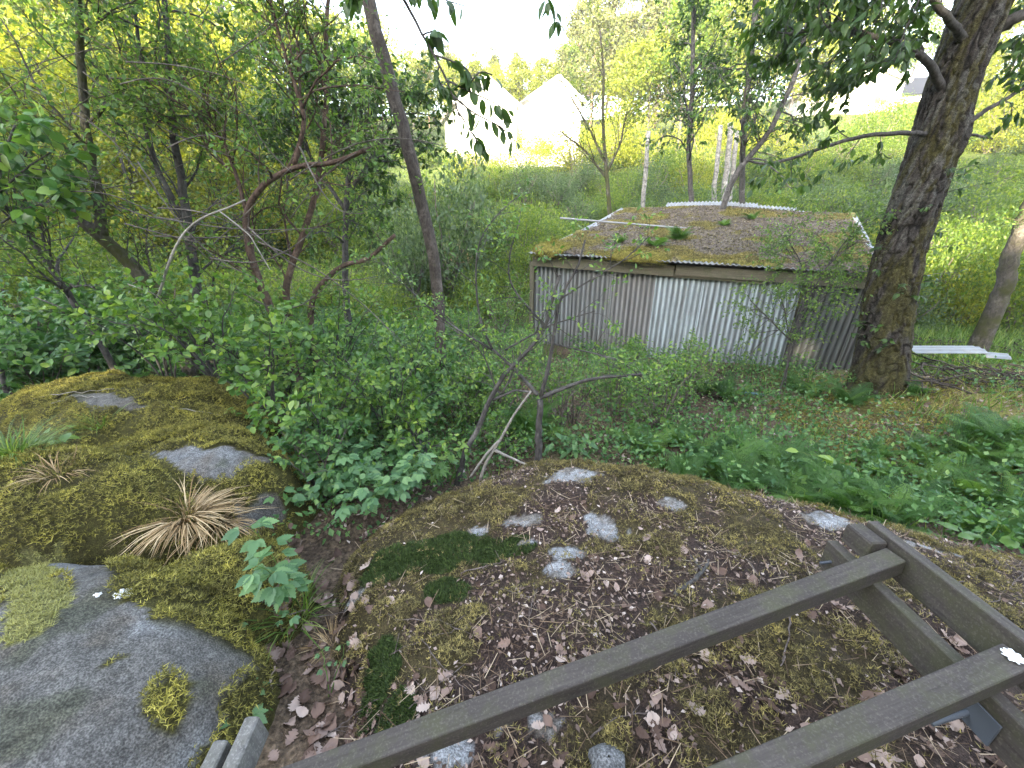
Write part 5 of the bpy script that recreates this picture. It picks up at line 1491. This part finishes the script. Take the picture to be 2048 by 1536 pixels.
for (px, Y, w, h, lab) in ((1870, 9.6, .9, 1.2, 'dark shaded bush at the far end of the bright grass'), (1700, 19, 2.2, 2.4, 'dark green bush on the slope under the white house'), (890, 13.0, 2.1, 3.6, 'large greyish green bush behind the leaning tree')):
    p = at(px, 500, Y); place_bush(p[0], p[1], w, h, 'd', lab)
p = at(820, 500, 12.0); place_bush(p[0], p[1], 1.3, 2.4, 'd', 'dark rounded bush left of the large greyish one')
# meadow bushes on the slope
GM = 'low green bushes on the slope behind the shed'
cnt = 0
while cnt < 150:
    px, Yb = rng.uniform(-400, 2300), 13.5 + 27 * rng.uniform(0, 1) ** 1.3
    p = at(px, 400, Yb)
    if not outside_shed(p[0], p[1]): continue
    s = rng.uniform(.8, 1.7) * (1 + .02 * (Yb - 12))
    place_bush(p[0], p[1], s, s * rng.uniform(.7, 1.1) * (1.4 if px < 700 else .8), kb := ('g' if rng.uniform() < .55 else 'd'), ('low fresh green bush' if kb == 'g' else 'low greyish green bush') + (' behind the left trunks' if px < 700 else ' on the slope below the gabled houses' if px < 1250 else ' on the slope behind the shed' if px < 1750 else ' on the slope behind the old tree'), GM); cnt += 1
for k in range(120):
    px, Yb = (rng.uniform(1230, 2080), rng.uniform(22, 52)) if k < 50 else (rng.uniform(900, 2050), rng.uniform(15.5, 32))
    p = at(px, 300, Yb); sc_ = rng.uniform(1.3, 2.4) if k < 50 else rng.uniform(.9, 1.7)
    kb = 'gdy'[int(rng.integers(0, 3))] if k < 50 else 'gd'[int(rng.integers(0, 2))]
    place_bush(p[0], p[1], sc_, sc_ * rng.uniform(.8, 1.5), kb, {'g': 'fresh green', 'd': 'greyish green', 'y': 'golden green'}[kb] + ' scrubby bush on the upper slope ' + ('left of' if px < 1400 else 'around' if px < 1550 else 'right of') + ' the birch stumps', 'scrub on the upper slope')
GW = 'bushes behind the left trees'
for (px, Y, w, h) in ((-60, 8.5, 1.3, 2.0), (60, 9.5, 1.4, 2.2), (180, 10.5, 1.5, 2.2), (300, 9.0, 1.1, 1.5), (420, 10.0, 1.3, 1.8), (540, 9.0, 1.1, 1.3), (640, 10.2, 1.3, 1.5), (740, 9.0, 1.0, 1.2), (-200, 9.5, 1.6, 3.0), (980, 11, 1.1, 1.3), (1050, 13.5, 1.3, 1.5), (1120, 14.5, 1.3, 1.4)):
    p = at(px, 500, Y); place_bush(p[0], p[1], w, h, 'g', 'leafy bush between the left trees and the slope' if px < 800 else 'leafy bush between the straight leaning tree and the shed roof', GW)
# gold lit bush on the crest
GC = 'sunlit bushes along the crest before the houses'
for (px, Y, w, h) in ((1050, 33, 2.4, 2.4), (1150, 34, 2.6, 3.0), (1210, 36, 2.6, 3.4), (1290, 36, 2.6, 3.2), (1400, 38, 2.8, 3.8), (1450, 36, 2.4, 2.8), (1540, 37, 2.6, 2.6), (960, 31, 2.2, 2.2), (1880, 36, 3, 3.5), (1990, 34, 3, 4)):
    p = at(px, 320, Y); place_bush(p[0], p[1], w, h, 'y', 'sunlit golden green bush on the crest before the houses', GC)

field('meadow', 'tall green herbs and grass covering the slope', 60000, (-30, 34), (10.5, 32), LEAF2, 'leaf_bush', (.08, .24), .35, .9, lambda x, y: outside_shed(x, y) * sstep(.3, .5, fbm(x * .5, y * .5, 95, 3)), (.0, .5), kindc='meadow')
field('meadow_grass', 'fresh grass standing on the slope behind the shed', 15000, (-26, 30), (9.5, 28), BLADE, 'grass', (.25, .6), .8, 1.2, lambda x, y: outside_shed(x, y) * 1.0, kindc='grass')

def bg_tree_mesh(seed, n, leaf, tall, wide, lowc=.22):
    r = np.random.default_rng(seed)
    nc = 60
    t = r.uniform(lowc, 1, nc); a = r.uniform(0, 6.28, nc)
    prof = np.sin(np.pi * np.clip((t - lowc) / (1 - lowc) * .9 + .1, 0, 1)) ** .6
    rad = wide * prof * r.uniform(.3, 1, nc) ** .6
    c = np.stack([rad * np.cos(a), rad * np.sin(a), t * tall], -1)
    i = r.integers(0, nc, n)
    P = c[i] + r.normal(size=(n, 3)) * np.array([.16, .16, .10]) * wide * 1.2
    D = unit(r.normal(size=(n, 3)) + np.array([0, 0, -.3])); N = unit(r.normal(size=(n, 3)) * .7 + np.array([0, 0, 1]))
    fol = spread(LEAF2, P, D, N, leaf * r.uniform(.6, 1.3, n), 1.25)
    mb = MB()
    mb.tube(np.stack([np.array([.12 * math.sin(z * 3 + seed), .12 * math.cos(z * 2), z * tall * .95]) for z in np.linspace(0, 1, 12)]), np.linspace(.022, .004, 12) * tall * .6, 8)
    for k in range(0, nc, 2):
        z0 = max(.12, t[k] - .2) * tall; p0 = np.array([0, 0, z0])
        mb.tube(p0 + (c[k] - p0) * np.linspace(0, 1, 5)[:, None] + r.normal(size=(5, 3)) * .05, np.linspace(.006, .002, 5) * tall * .6, 4, False)
    return fol, (np.concatenate(mb.v), mb.faces())
def pine_mesh(seed, tall, wide):
    r = np.random.default_rng(seed); P, D = [], []
    mb = MB(); mb.tube(np.stack([[.1 * math.sin(z * 2 + seed), .1 * math.cos(z * 3), z * tall] for z in np.linspace(0, 1, 12)]), np.linspace(.16, .04, 12), 8)
    for k in range(52):
        t = r.uniform(.3, 1); a = r.uniform(0, 6.28); L_ = wide * (1.15 - t) ** .6 * r.uniform(.5, 1.1)
        p0 = np.array([0, 0, t * tall]); d = np.array([math.cos(a), math.sin(a), .15])
        mb.tube(p0 + d * np.linspace(0, L_, 5)[:, None], np.linspace(.035, .01, 5), 4, False)
        m = 75; u = r.uniform(.25, 1.05, m)
        P.append(p0 + d * (u * L_)[:, None] + r.normal(size=(m, 3)) * np.array([.42, .42, .3])); D.append(r.normal(size=(m, 3)) + d * .6 + np.array([0, 0, .5]))
    P, D = np.concatenate(P), np.concatenate(D); n = len(P)
    return spread(LEAF2, P, D, rdir(n), r.uniform(.28, .55, n), .8), (np.concatenate(mb.v), mb.faces())
def mk_tree_src(fol, wood, lm, wm): return (np_mesh('crown', fol[0], fol[1], M[lm]), np_mesh('trunk', wood[0], wood[1], M[wm], True))
TB = [mk_tree_src(*bg_tree_mesh(s, 5200, .26, 9, 2.6, lc), lm, 'bark_grey') for s, lc, lm in ((1, .2, 'leaf_bg'), (2, .3, 'leaf_bg'), (3, .15, 'leaf_gold'), (4, .25, 'leaf_bush'))]
PB = [mk_tree_src(*pine_mesh(s, 13, 2.4), 'leaf_pine', 'bark_pine') for s in (1, 2, 3)]
TM = [mk_tree_src(*bg_tree_mesh(s, 8000, .13, 6, 1.9, .12), lm, 'bark_grey') for s, lm in ((11, 'leaf_gold'), (12, 'leaf_bg'))]
def place_tree(x, y, sc, src, name, label, group, wsc=1.0):
    root = thing(name, label, 'tree', (x, y, float(G(x, y)) - .1), group)
    root.rotation_euler = (0, 0, rng.uniform(0, 6.28)); root.scale = (sc * wsc, sc * wsc, sc)
    for nm, me in (('crown', src[0]), ('trunk', src[1])):
        o = link(bpy.data.objects.new(nm, me)); o.parent = root
        if nm == 'crown': o['kind'] = 'stuff'
GT = 'sunlit trees on the hillside'
for (px, Y, sc) in ((-150, 24, 1.2), (0, 26, 1.25), (90, 30, 1.4), (180, 25, 1.15), (270, 28, 1.35), (350, 32, 1.5), (430, 27, 1.25), (500, 33, 1.5), (570, 30, 1.15), (-60, 34, 1.6), (230, 38, 1.7), (640, 36, 1.2), (400, 40, 1.7), (120, 42, 1.8),
                    (1290, 44, 1.05), (1350, 42, 1.15), (1420, 45, 1.3), (1480, 50, 1.4), (1560, 48, 1.25), (1610, 56, 1.3), (1250, 50, 1.0), (1700, 62, 1.0), (1780, 64, .95), (1960, 40, 1.0), (2060, 38, 1.1), (2150, 34, 1.2), (1900, 60, 1.0), (740, 46, 1.1), (830, 50, 1.0), (700, 66, 1.3), (770, 70, 1.3), (840, 72, 1.35), (910, 74, 1.3), (980, 74, 1.25), (1050, 75, 1.3), (1120, 74, 1.35), (1180, 72, 1.4), (1240, 73, 1.4), (1300, 70, 1.4), (830, 60, 1.3), (870, 64, 1.35), (915, 60, 1.3), (955, 63, 1.3), (1000, 60, 1.25), (1040, 64, 1.3), (1085, 61, 1.35), (1125, 64, 1.4)):
    if 800 < px < 1140: sc *= .62
    p = at(px, 300, Y); place_tree(p[0], p[1], sc * rng.uniform(.9, 1.1), TB[ti := int(rng.integers(0, 4))], 'deciduous_tree', ('yellow green', 'yellow green', 'golden green', 'fresh green')[ti] + (' sunlit tree on the hillside behind the left trunks' if px < 700 else ' sunlit tree beside the white gabled houses' if px < 1300 else ' sunlit tree above the birch stumps' if px < 1650 else ' sunlit tree around the blue roofed house'), GT, rng.uniform(.9, 1.2))
for (px, Y, sc) in ((-260, 15, 1.1), (-80, 16, 1.15), (40, 14, 1.0), (140, 17, 1.2), (240, 15, 1.05), (330, 18, 1.2), (410, 16, 1.0), (480, 19, 1.15), (560, 17, .95), (640, 20, .9), (-400, 13, 1.2)):
    p = at(px, 300, Y); place_tree(p[0], p[1], sc, TM[ti := int(rng.integers(0, 2))], 'young_tree', ('bushy golden' if ti == 0 else 'bushy olive green') + ' young tree showing through the left trunks', 'golden young trees behind the left trunks', rng.uniform(.9, 1.15))
GP = 'pines behind the white houses'
for (px, Y, sc) in ((860, 62, 1.0), (905, 66, 1.05), (950, 64, .95), (990, 68, 1.0), (1030, 66, .95), (1075, 70, 1.0), (1120, 62, 1.0), (1150, 66, 1.1), (1180, 60, 1.05), (1210, 66, 1.15), (1240, 60, 1.1), (1275, 64, 1.15), (1310, 60, 1.2), (1350, 66, 1.2), (1400, 62, 1.2), (1450, 68, 1.2), (800, 64, 1.0), (745, 60, 1.0), (1530, 70, 1.1)):
    if px < 1140: sc *= .6
    p = at(px, 250, Y); place_tree(p[0], p[1], sc * rng.uniform(.9, 1.1), PB[int(rng.integers(0, 3))], 'pine_tree', 'tall pine in the row behind the white houses', GP)
# birch snags on the slope
GB = 'pale birch stumps on the slope'
for (px, py0, py1, Y, w) in ((1293, 262, 362, 19, 9), (1437, 250, 350, 20, 9), (1458, 245, 352, 20.5, 11), (1470, 262, 350, 21, 9)):
    a, b = at(px, py1 + 25, Y), at(px + 4, py0, Y); g = float(G(a[0], a[1])); a[2] = min(a[2], g - .1)
    r = w / 2 / FPX * Y / 1.13
    mb = MB(); P = np.stack([a + (b - a) * u + rng.normal(size=3) * .02 for u in np.linspace(0, 1, 9)]); mb.tube(P, np.linspace(r * 1.15, r * .9, 9), 10)
    for q in range(3):
        d = unit(np.array([rng.normal(), rng.normal(), .5])); mb.tube(P[5 + q] + d * np.linspace(0, .3, 4)[:, None], np.linspace(.02, .01, 4), 4)
    tag(mb.build('birch_snag', M['bark_birch'], loc=a, smooth=True), 'broken off pale birch trunk standing on the slope', 'tree stump', GB)
p = at(915, 480, 15.0); g0 = float(G(p[0], p[1]))
tussock(np.array([p[0], p[1], g0]), 200, 1.3, .35, 'straw', 'sunlit patch of tall dry grass below the slope bushes', wid=3.0)

# ------------------------------------------------------------------ houses
def plaster(name, c):
    m, nt, out = mat_base(name)
    co = world_co(nt)
    mp = nt.nodes.new('ShaderNodeMapping'); mp.inputs['Scale'].default_value = (.3, .3, 6); nt.links.new(co, mp.inputs[0])
    n = noise(nt, 2, 4, .6, mp.outputs[0])
    bsdf(nt, out, ramp(nt, [(.3, tuple(v * .92 for v in c)), (.7, c)], n), .7, bump(nt, n, .2, .02))
    return m
M['white_wall'] = plaster('white_boarding', (.8, .8, .78))
M['roof_blue'] = plaster('dark_blue_roof', (.010, .013, .024))
M['roof_grey'] = plaster('grey_roof_tiles', (.3, .29, .28))
M['trim'] = plaster('white_trim', (.82, .82, .8))
mg, nt, out = mat_base('window_glass'); bsdf(nt, out, (.03, .035, .04), .1, spec=.6); M['glass'] = mg
def house(name, label, c, ang, w, d, hw, hr, roofm, windows=(), over=.45, root=None):
    """gable end faces local -y; ridge runs along local y"""
    ca, sa = math.cos(ang), math.sin(ang)
    T = lambda V: np.asarray(V) @ np.array([[ca, sa, 0], [-sa, ca, 0], [0, 0, 1]]) + np.asarray(c)
    root = root or thing(name, label, 'house', c)
    V = [[-w / 2, -d / 2, -5], [w / 2, -d / 2, -5], [w / 2, -d / 2, hw], [0, -d / 2, hw + hr], [-w / 2, -d / 2, hw], [-w / 2, d / 2, -5], [w / 2, d / 2, -5], [w / 2, d / 2, hw], [0, d / 2, hw + hr], [-w / 2, d / 2, hw]]
    mb = MB(); mb.add(T(V), [[1, 6, 7, 2], [5, 0, 4, 9]], None); f5 = [[0, 1, 2, 3, 4], [6, 5, 9, 8, 7]]
    mobj('wall', T(V), [np.array([[1, 6, 7, 2], [5, 0, 4, 9]]), np.array(f5)], M['white_wall'], root)
    sl = math.hypot(w / 2, hr); nx_, nz_ = hr / sl, (w / 2) / sl; th = .14
    for s in (-1, 1):
        e = np.array([s * (w / 2 + over * w / 2 / sl), 0, hw - over * hr / sl]); rg = np.array([0, 0, hw + hr]); nn = np.array([s * nx_, 0, nz_])
        Vr = []
        for yy in (-d / 2 - over, d / 2 + over):
            for q in (e, rg):
                for k in (.03, th): Vr.append([q[0] + nn[0] * k, yy, q[2] + nn[2] * k])
        mobj('roof', T(Vr), np.array([[0, 2, 3, 1], [4, 5, 7, 6], [1, 3, 7, 5], [0, 4, 6, 2], [0, 1, 5, 4], [2, 6, 7, 3]]), M[roofm], root)
        a, b = e - nn * .05, rg - nn * .05
        Vt = []
        for yy in (-d / 2 - over - .03, -d / 2 - over + .05):
            for q in (a, b):
                for k in (-.08, .20): Vt.append([q[0] + nn[0] * k, yy, q[2] + nn[2] * k])
        mobj('bargeboard', T(Vt), np.array([[0, 2, 3, 1], [4, 5, 7, 6], [1, 3, 7, 5], [0, 4, 6, 2], [0, 1, 5, 4], [2, 6, 7, 3]]), M['trim'], root)
    for (side, u, z, ww, hh) in windows:
        def q(uu, zz, o_): return [uu, -d / 2 - o_, zz] if side == 'f' else ([w / 2 + o_, uu, zz] if side == 'r' else [-w / 2 - o_, uu, zz])
        def bx(u0, u1, z0, z1, o0, o1): return T([q(uu, zz, oo) for oo in (o0, o1) for zz in (z0, z1) for uu in (u0, u1)])
        FQ = np.array([[0, 2, 3, 1], [4, 5, 7, 6], [0, 1, 5, 4], [2, 6, 7, 3], [0, 4, 6, 2], [1, 3, 7, 5]])
        wo_ = mobj('window', bx(u - ww / 2, u + ww / 2, z, z + hh, .01, .05), FQ, M['glass'], root)
        for (a0, a1, b0, b1) in ((u - ww / 2 - .08, u + ww / 2 + .08, z + hh, z + hh + .1), (u - ww / 2 - .08, u + ww / 2 + .08, z - .1, z), (u - ww / 2 - .08, u - ww / 2, z, z + hh), (u + ww / 2, u + ww / 2 + .08, z, z + hh), (u - .03, u + .03, z, z + hh)):
            fo = mobj('frame', bx(a0, a1, b0, b1, .02, .09), FQ, M['trim'], root); fo.parent = wo_; fo.location = (0, 0, 0)
            fo.matrix_parent_inverse = Matrix.Identity(4)
    return root
c = at(1090, 290, 46.0); c[2] = float(G(c[0], c[1]))
c1 = at(1075, 283, 46.0); house('white_house', 'sunlit white gabled house with a side wing on the crest', (c1[0], c1[1], c1[2]), .35, 5.0, 8.0, 2.6, 1.6, 'roof_grey', (('r', -1.0, .9, 1.1, 1.1),))
c2 = at(958, 288, 44.0); house('white_house', 'left low white gabled house beside the bush on the crest', (c2[0], c2[1], c2[2]), .3, 5.2, 7.0, 2.5, 1.7, 'roof_grey', (('r', 0, .9, 1.4, 1.1),))
c3 = at(1695, 238, 58.0); h3 = house('white_house', 'white house with a dark blue roof above the slope', (c3[0], c3[1], c3[2]), -.25, 7.0, 6.0, 2.9, 1.5, 'roof_blue', (('f', 1.6, .8, 1.2, 1.1),))
house('white_house', None, (c3[0] + 7.5, c3[1] + 6.5, c3[2]), math.pi / 2 - .25, 9.0, 17.0, 3.0, 2.6, 'roof_blue', (('l', -4, .8, 1.4, 1.1), ('l', 0, .8, 1.4, 1.1)), root=h3)
c4 = at(1612, 238, 60.0); house('white_outbuilding', 'small white outbuilding left of the blue roofed house', (c4[0], c4[1], c4[2]), -.3, 4.0, 5.0, 2.2, .9, 'roof_grey', ())
# pale gravel yard before the crest houses
xs, ys = np.meshgrid(np.linspace(-4.5, 6.5, 40), np.linspace(36.5, 43, 30))
V = np.stack([xs, ys, G(xs, ys) + .05 + .5 * sstep(36.5, 40, ys)], -1).reshape(-1, 3)
gm, nt, out = mat_base('pale_gravel'); nn = noise(nt, 20, 4, .6, world_co(nt)); bsdf(nt, out, ramp(nt, [(.3, (.34, .32, .28)), (.7, (.5, .47, .42))], nn), .9, bump(nt, nn, .5, .02)); M['gravel'] = gm
yard = mobj('gravel_yard', V, grid_faces(40, 30), M['gravel'], smooth=True, loc=(1, 40, 6)); tag(yard, 'pale sunlit gravel yard before the white houses', kind='structure')
p = at(1575, 215, 38); place_bush(p[0], p[1], 1.3, 1.6, 'd', 'dark flowering bush beside the white outbuilding')

# ------------------------------------------------------------------ woodland behind the viewpoint that shades the foreground
n = 30000
x = rng.uniform(-75, 40, n); y = rng.uniform(-36, -28, n); zt = rng.uniform(0, 1, n) ** .9 * (18 + 3 * fbm(x * .25, y * .1, 100, 3) + 3.5 * sstep(-27, -19, x))
P = np.stack([x, y, G(x, y) + zt], -1)
keepw = np.ones(n, bool); ts = np.array(to_sun)
# gaps cut through the unseen wood along sun lines to light chosen spots
for (gx_, gy_, gz_, gr) in ((9.9, 11.2, .9, .9), (12.0, 11.0, 1.2, 1.2), (9.3, 12.5, 1.0, .5), (14, 13, 1.8, 1.5), (4.2, 9.2, 1.3, .4), (5.4, 6.2, .15, .3), (8.6, 13.5, 1.3, .5), (7.8, 14.5, 1.6, .6), (10.5, 10.0, .5, .5)):
    d = P - np.array([gx_, gy_, gz_]); keepw &= np.linalg.norm(d - (d @ ts)[:, None] * ts, axis=1) > gr
P = P[keepw]; n = len(P)
V, F = spread(LEAF2, P, rdir(n), rdir(n), rng.uniform(1.0, 1.7, n), 1.6)
wd = mobj('woodland', V, F, M['far_wood'], loc=(-14, -32, 0))
tag(wd, 'dense wood on the rise behind the viewpoint', 'woodland', kind='stuff')

# ------------------------------------------------------------------ thin volume added to stand in for lens glare
mh, nt, out = mat_base('lens_glare_volume')
pv = nt.nodes.new('ShaderNodeVolumePrincipled')
pv.inputs['Color'].default_value = (.95, .96, 1.0, 1); pv.inputs['Density'].default_value = 0.0006; pv.inputs['Anisotropy'].default_value = 0.0
nt.links.new(pv.outputs[0], out.inputs['Volume'])
mb = MB(); mb.box((0, 135, 14), (560, 430, 34))
hz = mb.build('glare_veil', mh); tag(hz, 'thin pale veil added to stand in for lens glare', 'glare_veil', kind='stuff')
